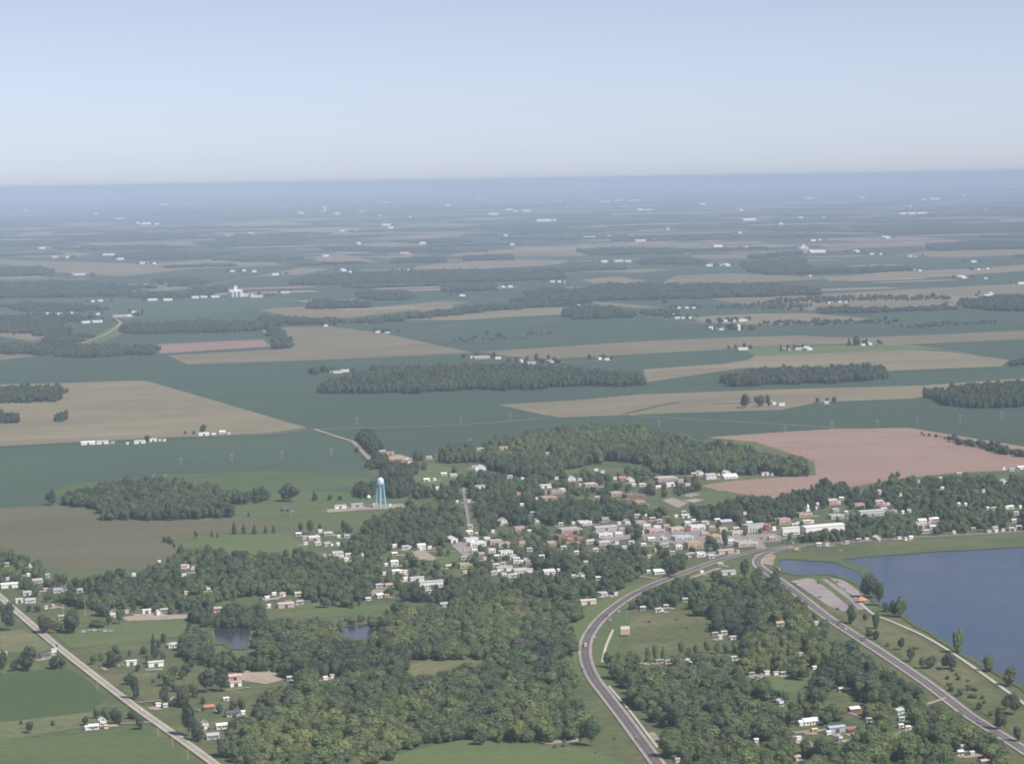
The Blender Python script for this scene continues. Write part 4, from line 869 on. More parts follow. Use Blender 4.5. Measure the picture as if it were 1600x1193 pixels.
def tree(x, y, w, h, tone, kind, noun=None, group=None, u=None, v=None):
    nm = {'b': "broadleaf_tree", 'c': "conifer_tree", 'k': "broadleaf_tree", 's': "bush"}[kind]
    root = link(nm, None, None, (x, y, 0), random.uniform(0, 6.28)); root.empty_display_size = .5
    i = NTREE[0] = NTREE[0] + 1
    cm_ = {'b': BROAD, 'c': CONI, 'k': COLU, 's': BUSH}[kind]
    c = link("crown", cm_[i % len(cm_)], root, (0, 0, 0), 0, (w, w, h)); c["tone"] = float(tone)
    if kind != 's': link("trunk", TRKC if kind == 'c' else TRK[i % 4], root, (0, 0, 0), 0, (w * .9, w * .9, h))
    s = ppm(x, y); hp = h * s; wp = w * s
    tw = "dark" if tone < .3 else ("mid-green" if tone < .52 else ("bright green" if tone < .75 else "yellow-green"))
    ratio = h / w
    sz = "tall slim" if ratio > 1.55 else ("wide" if ratio < .95 else ("big" if wp > 24 else ("small" if wp < 13 else "rounded")))
    n = {'b': "broadleaf tree", 'c': "pointed conifer", 'k': "upright tree", 's': "bush"}[kind]
    root["category"] = "tree" if kind != 's' else "bush"
    root["group"] = group or ("trees of the fields and town" if kind != 's' else "bushes on the meadows")
    THINGS.append((root, noun or f"{sz} {tw} {n}", u, v, False))
    return root
# hand-placed trees: u, v of the foot, width and height in pixels, tone 0..1, kind
HAND = """80 789 20 24 .12 b;230 688 13 9 .2 b;317 675 12 12 .2 b;289 678 5 6 .25 s;303 678 5 6 .25 s
366 834 14 22 .15 c;381 833 12 17 .15 c;398 834 12 17 .15 c;415 833 10 15 .18 c;428 832 10 15 .18 c;306 839 7 10 .3 b;331 839 9 14 .25 c;340 839 7 11 .25 c;388 807 6 10 .15 c
453 783 34 26 .12 b;408 783 22 22 .15 b;491 782 14 18 .15 c;515 781 11 10 .25 b;531 781 8 8 .3 s;470 830 10 16 .2 b;485 834 16 20 .25 b;500 827 8 10 .3 b;537 832 12 20 .25 k;545 838 16 20 .3 b;642 797 24 19 .8 b;760 822 16 15 .75 b
108 943 20 22 .2 b;160 962 34 26 .3 b;187 974 16 22 .45 b;73 989 32 29 .15 b;112 989 38 34 .18 b;150 979 30 11 .2 s;12 985 30 42 .18 b;45 955 11 13 .25 b;43 1047 34 37 .15 b;90 1044 30 24 .15 b;3 1052 22 34 .18 b;22 1048 14 20 .25 b
240 1028 17 44 .08 c;255 1031 12 12 .3 b;178 1042 32 25 .2 b;215 1048 11 13 .35 b;250 1060 9 10 .3 b;239 1067 7 8 .3 s;262 1065 6 8 .3 s;269 1058 18 19 .22 b;291 1056 18 19 .25 b;211 1092 19 35 .1 k;256 1101 22 31 .25 b;285 1104 30 40 .3 b;273 1080 16 14 .25 b;317 1099 14 14 .2 c;295 1150 32 48 .12 b;308 1157 24 34 .14 b
219 1139 18 20 .3 b;133 1133 16 14 .2 b;151 1122 13 16 .25 b;165 1124 24 23 .45 b;183 1131 24 25 .22 b;207 1122 22 15 .25 b;46 1145 17 18 .35 b;83 1133 9 9 .4 s;33 1131 7 7 .35 s;322 1082 34 36 .15 b;346 1080 30 36 .2 b;364 1110 18 19 .35 b;378 1110 15 20 .35 b;343 1114 16 18 .25 b
949 1042 15 24 .68 b;960 1044 15 26 .76 b;972 1044 15 26 .72 b;985 1043 15 25 .7 b;998 1041 15 22 .66 b;1012 1034 12 23 .6 k;1024 1033 12 25 .6 k;1036 1032 13 26 .42 c;1065 1026 14 23 .6 b;1075 1028 12 19 .5 b;1087 1027 12 23 .62 k;1105 1020 15 19 .62 b;1120 1021 14 17 .6 b;1135 1020 13 17 .6 b;1150 1021 14 17 .62 b;1172 1022 15 18 .55 b
924 1165 28 42 .45 b;750 1163 24 25 .35 b;809 1160 24 34 .82 b;903 1152 17 22 .35 b;797 1158 8 7 .3 s;838 1160 7 5 .4 s;960 1155 5 5 .3 s
1359 934 34 44 .18 b;1374 946 20 34 .3 b;1396 962 18 27 .5 b;1409 964 20 30 .55 b;1386 955 16 15 .3 s;1497 1020 21 38 .6 k;1545 1049 22 28 .58 b;1577 1071 24 30 .42 b;1483 1045 26 30 .2 b;1440 1044 12 16 .25 b;1453 1044 22 21 .2 b;1424 1033 14 21 .2 b;1408 1015 16 19 .2 b;1358 998 15 17 .2 b;1369 999 14 17 .22 b;1330 974 19 29 .25 b;1352 969 10 13 .35 b;1369 982 14 26 .25 k
1563 1140 22 36 .15 b;1590 1158 18 24 .2 b;1586 1116 28 32 .22 b;1571 1108 16 22 .25 b;1530 1108 14 14 .35 b;1500 1087 13 12 .4 s;1487 1079 14 9 .4 s;1515 1078 14 10 .38 s;1210 928 28 38 .22 b;1498 1062 10 8 .42 s;1480 1061 8 7 .45 s;1535 1092 9 7 .4 s;1548 1118 10 9 .4 s
1133 855 14 27 .2 k;1110 853 18 20 .28 b;998 845 20 20 .25 b;1040 880 16 22 .25 k;1045 895 22 26 .22 b;1052 902 22 24 .18 b
1165 637 22 21 .1 b;1187 635 16 20 .15 b;1200 634 9 18 .15 k;1220 549 7 14 .1 c;1230 549 7 12 .12 c;1326 540 9 13 .08 c;1338 540 15 15 .1 b;1354 539 8 13 .1 c;838 565 8 13 .12 b;857 564 8 11 .12 b;872 568 14 7 .12 b;921 562 8 9 .12 b;772 560 8 10 .1 b;1440 468 12 9 .2 b;1478 481 8 10 .2 b;1107 507 13 9 .1 b;1143 516 22 11 .12 b;1175 516 15 10 .15 b;1125 505 14 9 .1 b;1211 482 9 9 .12 b;1237 483 12 8 .12 b;1252 485 8 6 .15 b;1273 504 9 8 .12 b;1232 506 6 6 .15 b;1305 507 12 7 .12 b;1383 501 9 9 .12 b;1400 503 14 6 .15 b
490 586 22 15 .14 b;505 584 16 13 .14 b;1039 475 9 8 .15 b;762 525 6 9 .2 b;780 526 14 7 .22 s;742 528 10 5 .25 s;830 522 10 5 .25 s;860 521 14 5 .25 s;600 1000 26 24 .42 b;1163 905 20 30 .3 b;1182 912 20 28 .3 b;1120 908 22 16 .3 b"""
for q in HAND.replace('\n', ';').split(';'):
    u, v, w, h, tone, k = q.split(); u, v, w, h = map(float, (u, v, w, h))
    if float(tone) >= .66 and 930 < u < 1010: w *= 1.4
    x, y = ground(u, v); s = ppm(x, y)
    tree(x, y, w / s, h / s, float(tone), k, u=u, v=v)
NHAND = NTREE[0]

# ------------------------------------------------------------------ woods
def inside(px, py, poly):
    c = np.zeros(px.shape, bool); n = len(poly)
    for i in range(n):
        x0, y0 = poly[i]; x1, y1 = poly[(i + 1) % n]
        if y0 == y1: continue
        c ^= ((y0 > py) != (y1 > py)) & (px < (x1 - x0) * (py - y0) / (y1 - y0) + x0)
    return c
# outline, spacing m, width m, height m, tone mean, tone spread, fill
WOODS = [
 ("640,712 700,704 760,692 830,677 920,669 1000,668 1080,690 1180,708 1245,722 1270,734 1200,737 1140,732 1050,732 1000,718 960,712 905,722 860,742 790,735 745,716 700,716", 8.6, 12, 14.5, .44, .16, 1),
 ("550,680 585,673 590,700 602,722 646,730 649,766 610,770 603,745 578,714 556,698", 8, 10.5, 14, .22, .1, 1), ("556,757 584,755 586,772 557,773", 7.5, 9, 11, .22, .1, 1),
 ("560,830 600,800 650,795 700,785 722,768 722,800 728,835 690,848 640,855 600,858 560,868 530,878 525,850 548,842", 9, 11.5, 12, .42, .18, .86),
 ("650,772 700,762 720,752 745,745 790,742 850,752 860,775 930,790 942,806 900,815 830,812 790,815 745,828 735,790 700,785", 8.5, 10, 12, .32, .16, .85),
 ("940,775 1000,792 1050,800 1040,812 985,815 945,800", 8.5, 10, 12, .32, .14, .8), ("1070,795 1130,786 1200,775 1215,755 1280,750 1330,757 1330,775 1290,785 1220,808 1130,810", 8.5, 10, 13, .28, .14, .9),
 ("1255,845 1262,832 1318,822 1330,780 1362,748 1440,738 1530,738 1600,748 1680,752 1680,824 1600,828 1440,834 1330,842 1280,848", 9.2, 11, 11, .40, .18, .8),
 ("795,838 860,852 1000,852 1040,850 1068,868 1060,895 1000,898 960,915 900,928 820,920 790,898 745,896 742,872 800,862", 9.2, 11, 11, .40, .18, .8),
 ("-60,850 0,856 35,866 55,895 110,905 150,905 200,893 262,880 300,856 345,862 480,862 540,872 606,872 606,930 480,925 430,930 380,925 330,940 300,952 230,945 150,940 110,935 60,935 0,925 -60,925", 9.2, 11, 11, .40, .18, .74),
 ("636,905 680,920 740,900 800,920 900,942 905,955 880,960 800,945 700,938 650,930", 8, 10.5, 13, .36, .17, .95),
 ("300,958 345,948 420,952 425,975 395,975 330,972", 7.5, 10, 12, .35, .15, .95),
 ("400,985 430,975 530,972 600,965 640,960 700,940 860,940 900,958 885,990 878,1030 882,1070 910,1108 926,1145 905,1140 880,1142 820,1140 720,1148 640,1165 560,1190 540,1230 330,1230 345,1165 380,1125 405,1085 448,1068 420,1040 420,1010 340,1012 300,1005 285,985 330,1002 390,1012", 9.4, 14, 12, .54, .22, 1),
 ("425,968 520,960 620,952 640,960 600,968 530,975 440,985", 10, 7, 6, .45, .15, .5),
 ("440,1010 500,1000 610,1008 690,1010 640,1040 560,1050 460,1050 430,1035", 9.4, 14, 13.5, .30, .14, 1),
 ("300,985 335,990 345,1005 330,1020 420,1030 430,1042 360,1040 300,1030 280,1015", 7.4, 9, 10, .38, .15, .9),
 ("1118,985 1085,948 1090,930 1120,908 1160,905 1200,905 1240,920 1270,945 1300,985 1290,1010 1240,1000 1180,1005 1130,1012", 9.4, 14, 13, .42, .18, 1),
 ("945,1055 1000,1042 1090,1030 1170,1022 1240,1010 1295,1000 1350,1025 1450,1082 1442,1098 1380,1092 1330,1085 1270,1078 1235,1090 1180,1080 1150,1100 1040,1110 1000,1100 965,1075", 9.4, 14, 12.5, .46, .2, 1),
 ("1000,1115 1050,1108 1180,1095 1230,1100 1300,1095 1380,1105 1440,1100 1510,1118 1595,1185 1595,1230 1060,1230 1030,1165 1030,1140", 9.6, 14, 12, .48, .2, .94),
 ("985,935 1040,910 1070,903 1090,908 1095,925 1060,942 1010,948 990,945", 8, 10, 11, .35, .12, .9),
 ("1170,1000 1240,1015 1300,1010 1310,1030 1250,1050 1180,1045 1150,1030", 8, 10, 14, .62, .12, .9),
 ("255,842 263,838 292,860 284,866", 6, 7, 7, .22, .08, 1),
 ("480,862 530,880 606,862 640,840 700,850 740,832 800,818 900,820 1000,815 1060,805 1200,812 1230,800 1260,805 1260,845 1100,858 1060,895 1000,900 900,940 700,930 606,935 480,945", 14, 10, 9.5, .42, .2, .7),
 ("590,705 650,722 740,745 860,745 960,735 1080,745 1130,770 1060,770 960,765 860,775 760,770 650,765", 13, 11, 11, .36, .2, .7),
 ("-60,925 60,940 160,960 300,970 330,1030 360,1060 380,1110 340,1150 300,1150 250,1100 150,1040 60,965", 26, 9, 9, .34, .2, .55),
 ("1370,985 1440,1010 1520,1060 1600,1120 1600,1150 1540,1110 1450,1050 1380,1000", 13, 6, 3.2, .42, .2, .35), ("885,960 915,970 905,1030 905,1060 890,1050", 12, 5, 3, .4, .2, .3), ("935,1165 985,1190 930,1190 900,1170", 14, 4, 2, .4, .2, .3),
 ("990,970 1100,965 1105,1010 1000,1012", 22, 4, 1.8, .4, .2, .25), ("1190,915 1230,915 1290,975 1270,990 1225,950", 8.5, 11, 11, .38, .2, .9), ("800,1140 900,1140 920,1160 880,1166 800,1160", 10, 5, 3, .4, .22, .5),
 # woodlots and hedgerows of the plain
 ("118,768 160,760 240,752 330,760 362,772 360,798 290,802 200,806 175,806 140,788 117,778", 8.6, 12, 13.5, .34, .15, 1), ("364,772 420,768 420,778 366,782", 9, 9, 11, .25, .1, .7),
 ("506,600 560,588 600,578 680,573 800,573 900,578 1000,586 1006,592 990,596 830,601 560,610 520,611 508,606", 9, 11, 15, .26, .12, 1),
 ("1131,592 1160,583 1240,577 1370,574 1388,582 1370,588 1240,595 1135,598", 9, 11, 15, .24, .1, 1), ("1450,618 1470,607 1540,601 1640,600 1640,626 1560,630 1520,631 1450,622", 9, 11, 15, .22, .1, 1),
 ("-60,606 85,606 94,620 88,623 -60,626", 9, 11, 14, .2, .1, 1), ("-20,647 28,647 29,656 -20,657", 9, 11, 12, .2, .1, 1), ("89,646 103,646 103,654 89,654", 9, 10, 11, .2, .08, 1),
 ("-60,443 80,440 188,446 200,456 180,460 -60,464", 12, 15, 15, .2, .08, 1), ("-60,543 60,538 120,540 243,543 243,550 110,555 70,550 -60,546", 10, 12, 13, .24, .08, 1),
 ("-60,506 90,503 106,522 138,522 115,535 72,530 88,524 -60,510", 11, 12, 12, .24, .08, .9), ("192,508 300,503 418,503 436,512 330,516 200,519", 11, 12, 13, .22, .08, .9), ("422,516 438,516 457,540 432,541", 10, 11, 13, .22, .08, 1),
 ("402,494 560,502 640,492 740,480 800,475 900,471 905,474 800,480 700,490 600,501 432,504", 11, 12, 13, .22, .08, .9), ("482,474 505,470 568,471 574,478 484,479", 11, 13, 15, .2, .08, 1), ("560,458 638,458 644,465 572,467", 11, 13, 14, .2, .08, 1),
 ("455,441 500,431 640,424 780,422 878,428 884,433 760,438 500,443", 12, 15, 15, .2, .08, 1), ("690,447 778,445 776,451 692,454", 12, 14, 13, .2, .08, .9), ("853,468 902,453 960,444 1060,446 1200,444 1278,453 1275,458 1050,464 960,466 905,470", 12, 15, 15, .2, .08, 1),
 ("880,487 904,480 960,482 996,490 985,493 900,495 884,492", 11, 13, 15, .2, .08, 1), ("1001,486 1060,484 1060,490 1010,491", 11, 12, 10, .22, .08, .7), ("903,391 960,388 1060,390 1066,394 930,397", 14, 18, 15, .18, .06, 1), ("994,407 1050,403 1104,408 1098,411 1003,412", 14, 18, 15, .18, .06, 1),
 ("1163,410 1248,405 1258,420 1340,420 1340,424 1200,426 1173,422", 13, 17, 15, .18, .06, 1), ("1340,419 1400,416 1428,420 1345,424", 13, 17, 14, .18, .06, .9), ("1450,384 1520,378 1640,378 1640,386 1462,390", 14, 18, 15, .18, .06, 1), ("1504,469 1560,463 1640,463 1640,484 1522,480", 11, 14, 15, .2, .07, 1),
 ("1278,484 1320,480 1400,482 1480,477 1488,481 1350,486 1290,487", 11, 12, 12, .2, .08, .8), ("618,405 690,403 697,407 614,409", 13, 17, 15, .18, .06, 1), ("728,401 800,399 803,404 728,405", 13, 17, 15, .18, .06, 1), ("182,399 240,393 338,397 328,402 192,404", 13, 17, 15, .18, .06, 1),
 ("-60,421 60,418 84,424 70,428 -60,429", 13, 17, 15, .18, .06, 1), ("-60,379 100,375 108,380 -60,387", 14, 18, 15, .18, .06, 1), ("102,371 200,363 288,368 296,372 122,376", 14, 18, 15, .18, .06, 1), ("338,374 400,369 478,369 478,376 352,378", 14, 18, 15, .18, .06, 1),
 ("752,352 830,349 886,355 868,364 762,358", 14, 19, 15, .18, .06, 1), ("1042,369 1140,367 1152,371 1062,376", 14, 19, 15, .18, .06, 1), ("1335,358 1480,349 1640,353 1640,361 1402,365", 15, 20, 15, .18, .06, 1), ("1212,353 1290,353 1297,357 1212,359", 15, 20, 15, .18, .06, 1),
 ("1170,400 1250,393 1250,396 1180,403", 14, 18, 14, .18, .06, .8), ("500,385 640,388 720,391 640,394 520,391", 14, 18, 12, .2, .06, .7), ("330,405 420,400 480,404 400,408", 14, 17, 12, .2, .06, .6), ("1200,468 1300,462 1480,462 1480,466 1300,468 1200,472", 12, 13, 11, .22, .08, .25),
 ("300,452 340,446 360,452 320,460", 12, 12, 11, .2, .08, .7), ("180,455 290,458 300,463 210,464", 12, 12, 11, .2, .08, .6), ("0,478 50,472 130,476 170,482 60,486", 12, 12, 11, .22, .08, .6), ("0,493 90,490 150,496 90,502 0,502", 12, 12, 10, .22, .08, .5), ("240,435 290,436 330,440 270,446", 12, 12, 12, .2, .08, .6),
 ("1480,683 1530,690 1640,712 1640,720 1580,706 1500,691", 8.5, 9, 9, .25, .08, .9), ("1425,673 1470,680 1480,684 1440,678", 9, 6, 5, .25, .08, .6), ("1575,563 1640,558 1640,566 1582,568", 10, 11, 10, .2, .08, .9), ("700,530 780,526 840,520 850,524 780,530 710,533", 14, 9, 5, .3, .1, .25),
 ("1185,503 1260,500 1385,500 1390,503 1270,505 1190,507", 12, 11, 9, .22, .08, .35), ("820,455 880,448 890,455 830,463", 12, 12, 10, .2, .08, .5), ("800,466 900,462 905,466 810,471", 12, 12, 10, .2, .08, .5), ("1120,478 1200,472 1290,476 1200,482", 12, 12, 10, .2, .08, .2),
 ("1395,508 1470,503 1560,500 1560,504 1440,511", 12, 10, 6, .25, .08, .3), ("0,560 ,560".replace(" ,", " 1,") + " 1,561", 30, 8, 6, .3, .1, 0),
]
KEEP = [POND1, POND2, POND3] + [P(s) for s in ("1000,972 1060,966 1095,972 1108,985 1108,1000 1090,1006 1040,1010 1000,1012 982,1000 990,980", "570,1200 640,1178 720,1160 800,1160 880,1168 925,1172 980,1195 980,1230 560,1230",
     "645,1032 700,1028 748,1029 752,1034 700,1038 664,1056 645,1054", "1204,1060 1258,1058 1262,1068 1240,1076 1210,1076", "1060,776 1100,768 1130,768 1150,776 1080,786", "380,1050 420,1048 436,1060 415,1064", "430,962 500,953 610,945 615,949 560,957 480,964", "680,868 710,865 708,876 690,879",
     "90,992 200,976 286,972 290,985 240,995 160,1002 112,1006", "196,966 290,962 288,966", "645,745 672,728 700,735 715,748 680,758", "310,842 430,836 470,850 440,862 370,864", "1150,750 1275,745 1270,760 1200,776 1110,758", "1340,762 1420,742 1600,730 1600,738 1440,744 1360,752", "60,880 130,884 262,872 280,856 255,842 150,850", "940,845 985,838 985,842 960,848",
     "1005,835 1100,826 1110,846 1060,848 1005,843", "930,838 950,828 985,834 985,841 950,845", "1120,836 1220,833 1220,845 1150,850 1120,847", "705,852 735,843 738,860 728,870", "646,862 660,859 680,872 656,873", "1000,838 1060,834 1120,840 1180,836 1230,838 1230,843 1120,846 1000,843")]
prot = [p for p in ROADPTS if p[1] < 1200]
for poly in KEEP:
    us = [p[0] for p in poly]; vs_ = [p[1] for p in poly]
    gu, gv_ = np.meshgrid(np.arange(min(us), max(us) + 1, 5.0), np.arange(min(vs_), max(vs_) + 1, 4.0))
    k = inside(gu, gv_, poly); prot += list(zip(gu[k], gv_[k]))
for x0, y0, x1, y1 in BOX:
    if y1 < 640: continue
    n = max(2, int((x1 - x0) / 9))
    for i in range(n):
        if random.random() < .86: prot.append((x0 + (x1 - x0) * (i + .5) / n, y0 + (y1 - y0) * .5))
PR = np.array(prot); BX = np.array(BOX); FT = np.array(FOOT)
CA0 = np.array([(a[0], a[1]) for a, b_, w in ROADCAPS]); CA1 = np.array([(b_[0], b_[1]) for a, b_, w in ROADCAPS]); CW = np.array([w for a, b_, w in ROADCAPS])
def allowed(x, y, w, h):
    d = CA1 - CA0; l2 = (d ** 2).sum(1) + 1e-9
    t = np.clip(((x - CA0[:, 0]) * d[:, 0] + (y - CA0[:, 1]) * d[:, 1]) / l2, 0, 1)
    if (np.hypot(CA0[:, 0] + d[:, 0] * t - x, CA0[:, 1] + d[:, 1] * t - y) < CW + w * .25).any(): return False
    if (np.hypot(FT[:, 0] - x, FT[:, 1] - y) < FT[:, 2] + w * .15).any(): return False
    ub, vb = project(x, y, 0); ut, vt = project(x, y, h); hw = w * ppm(x, y) * .42
    if ((abs(PR[:, 0] - ub) < hw) & (PR[:, 1] > vt + 1) & (PR[:, 1] < vb - 1)).any(): return False
    ov = np.clip(np.minimum(BX[:, 2], ub + hw) - np.maximum(BX[:, 0], ub - hw), 0, None) * np.clip(np.minimum(BX[:, 3], vb - .12 * (vb - vt)) - np.maximum(BX[:, 1], vt), 0, None)
    fr = ov / ((BX[:, 2] - BX[:, 0]) * (BX[:, 3] - BX[:, 1]) + .01)
    k = (vb > BX[:, 3] - 1) & (fr > .30)
    return not k.any()
ZONES = [(P(q), d) for q, d in (("400,1090 450,1058 560,1055 640,1068 670,1105 600,1165 345,1170 360,1130", .10), ("690,1050 880,1030 905,1110 860,1135 700,1125", -.12), ("430,1005 700,1010 650,1052 560,1055 450,1050", -.14),
 ("700,945 820,945 880,985 860,1020 760,1010 690,985", .02), ("1180,955 1300,980 1295,1045 1180,1040", .16), ("1090,925 1160,905 1200,980 1130,1000", -.1), ("1000,1100 1200,1090 1230,1130 1060,1150", .08), ("1150,1140 1300,1120 1400,1200 1150,1200", .06), ("1270,1050 1440,1070 1440,1100 1300,1090", -.1), ("760,680 1000,668 1100,690 980,705 800,720", .1))]
pts = []      # x, y, w, h, tone, source index
for s, sp_, w, h, tone, spr, fill in WOODS:
    px = P(s); near = min(p[1] for p in px) > 640
    zc = h * .55
    poly = [ground(u, v, zc) for u, v in px]
    xs = [p[0] for p in poly]; ys = [p[1] for p in poly]
    gx, gy = np.meshgrid(np.arange(min(xs), max(xs), sp_), np.arange(min(ys), max(ys), sp_))
    gx = gx + rng.uniform(-.42, .42, gx.shape) * sp_; gy = gy + rng.uniform(-.42, .42, gy.shape) * sp_
    am = min(9 if near else 22, .06 * (max(xs) - min(xs)), .16 * (max(ys) - min(ys)))      # ragged margins
    ex = gx + am * np.sin(gy * .037 + gx * .011) + am * .5 * np.sin(gx * .083 + 2) + rng.normal(0, am * .3, gx.shape)
    ey = gy + am * np.sin(gx * .029 + 1) + am * .6 * np.sin(gx * .071 + gy * .02) + rng.normal(0, am * .3, gx.shape)
    k = inside(ex, ey, poly) & (rng.random(gx.shape) < fill)
    for x, y in zip(gx[k], gy[k]):
        f = float(np.clip(np.exp(rng.normal(-.03, .26)), .5, 1.75)); tw, th = w * f, h * (.45 + .55 * f) * float(rng.uniform(.78, 1.2))
        if near and not allowed(x, y, tw, th): continue
        # drifts of lighter and darker stands
        if near:
            qu, qv = project(x, y, zc); qa = np.array([qu]); qb = np.array([qv])
            zd = sum(d for zp, d in ZONES if inside(qa, qb, zp)[0])
        else: zd = 0
        n = math.sin(x * .021 + 1.3) * math.sin(y * .013 + x * .006) * .5 + math.sin(x * .058 + y * .021) * math.sin(y * .033 - x * .012 + 2) * .4
        pts.append([x, y, tw, th, float(np.clip(rng.normal(tone + zd + n * spr * 1.5, spr * .55), .02, .98)), int(rng.integers(0, 11)), 1 if near else 0])
# the largest of the scattered trees become trees of their own
order = sorted((i for i in range(len(pts)) if pts[i][6]), key=lambda i: -pts[i][2] * ppm(pts[i][0], pts[i][1]) * (1 if 0 < project(pts[i][0], pts[i][1], 5)[0] < 1600 and project(pts[i][0], pts[i][1], 6)[1] < 1185 else 0))
def seen_top(p):
    # keep those whose crown top is not hidden by a neighbour nearer the camera
    return True
n_broad = sum(1 for o in bpy.data.objects if o.name.startswith("broadleaf_tree"))
take = set(order[:max(0, 296 - n_broad)])
for i in take:
    x, y, w, h, tone, si, _ = pts[i]; u, v = project(x, y, 0)
    tree(x, y, w, h, tone, 'b', u=u, v=v)
pts = [p for i, p in enumerate(pts) if i not in take]
# shade trees and windbreaks around the farmsteads
for x, y, L_ in FARSTEADS:
    for _ in range(random.choice((1, 2, 3, 5))):
        f = 1 + max(0, y - 6000) / 16000
        xx = x + random.choice((-1, 1)) * random.uniform(L_ * .3, L_ * .7 + 22 * f); yy = y + L_ * .4 + random.uniform(6, 45) * f
        pts.append([xx, yy, random.uniform(9, 14) * f, random.uniform(9, 14) * (.6 + .4 * f), random.uniform(.06, .3), int(rng.integers(0, 11)), 0])
# far woods: coarse clumps in survey-grid blocks
for a0, a1, b0, b1 in WOODCELLS:
    x, y = grid_xy((a0 + a1) / 2, (b0 + b1) / 2); sp_ = y * .0030
    for a in np.arange(a0, a1, sp_):
        for b_ in np.arange(b0, b1, sp_ * 1.6):
            xx, yy = grid_xy(a + rng.uniform(-.4, .4) * sp_, b_ + rng.uniform(-.6, .6) * sp_)
            pts.append([xx, yy, sp_ * 1.8 * rng.uniform(.8, 1.2), rng.uniform(11, 17), float(np.clip(rng.normal(.2, .06), .02, .9)), 11 + int(rng.integers(0, 3)), 0])
print("woodland trees", len(pts))
src = bpy.data.collections.new("tree_sources")
for i, me in enumerate(BROAD + COLU + CLUMP):
    o = bpy.data.objects.new("tree_source_%02d" % i, me); src.objects.link(o)
wm = bpy.data.meshes.new("woodland"); A_ = np.array(pts)
wm.from_pydata([(p[0], p[1], -p[3] * .06) for p in pts], [], [])
def attr(name, typ, key, vals):
    a = wm.attributes.new(name, typ, 'POINT'); a.data.foreach_set(key, vals)
attr("tone", 'FLOAT', "value", A_[:, 4].astype(np.float32))
attr("pick", 'INT', "value", A_[:, 5].astype(np.int32))
attr("size", 'FLOAT_VECTOR', "vector", np.stack([A_[:, 2], A_[:, 2], A_[:, 3]], 1).astype(np.float32).ravel())
rz = np.zeros((len(pts), 3), np.float32); rz[:, 2] = rng.uniform(0, 6.28, len(pts)); attr("turn", 'FLOAT_VECTOR', "vector", rz.ravel())
wood = structure(link("woodland", wm), "stuff"); wood["label"] = "woods and hedgerow trees reaching across the plain"; wood["group"] = "trees of the fields and town"
ng = bpy.data.node_groups.new("scatter_trees", 'GeometryNodeTree')
ng.interface.new_socket("Geometry", in_out='INPUT', socket_type='NodeSocketGeometry'); ng.interface.new_socket("Geometry", in_out='OUTPUT', socket_type='NodeSocketGeometry')
N = ng.nodes.new; gi = N("NodeGroupInput"); go = N("NodeGroupOutput"); ip = N("GeometryNodeInstanceOnPoints"); ci = N("GeometryNodeCollectionInfo")
ci.inputs["Collection"].default_value = src; ci.inputs["Separate Children"].default_value = True; ci.inputs["Reset Children"].default_value = True
def named(nm, t):
    n = N("GeometryNodeInputNamedAttribute"); n.data_type = t; n.inputs["Name"].default_value = nm
    return [o for o in n.outputs if o.enabled and o.name == "Attribute"][0]
LK = ng.links.new
LK(gi.outputs[0], ip.inputs["Points"]); LK(ci.outputs[0], ip.inputs["Instance"]); ip.inputs["Pick Instance"].default_value = True
LK(named("pick", 'INT'), ip.inputs["Instance Index"])
e2r = N("FunctionNodeEulerToRotation"); LK(named("turn", 'FLOAT_VECTOR'), e2r.inputs[0]); LK(e2r.outputs[0], ip.inputs["Rotation"])
LK(named("size", 'FLOAT_VECTOR'), ip.inputs["Scale"]); LK(ip.outputs[0], go.inputs[0])
md = wood.modifiers.new("scatter", 'NODES'); md.node_group = ng

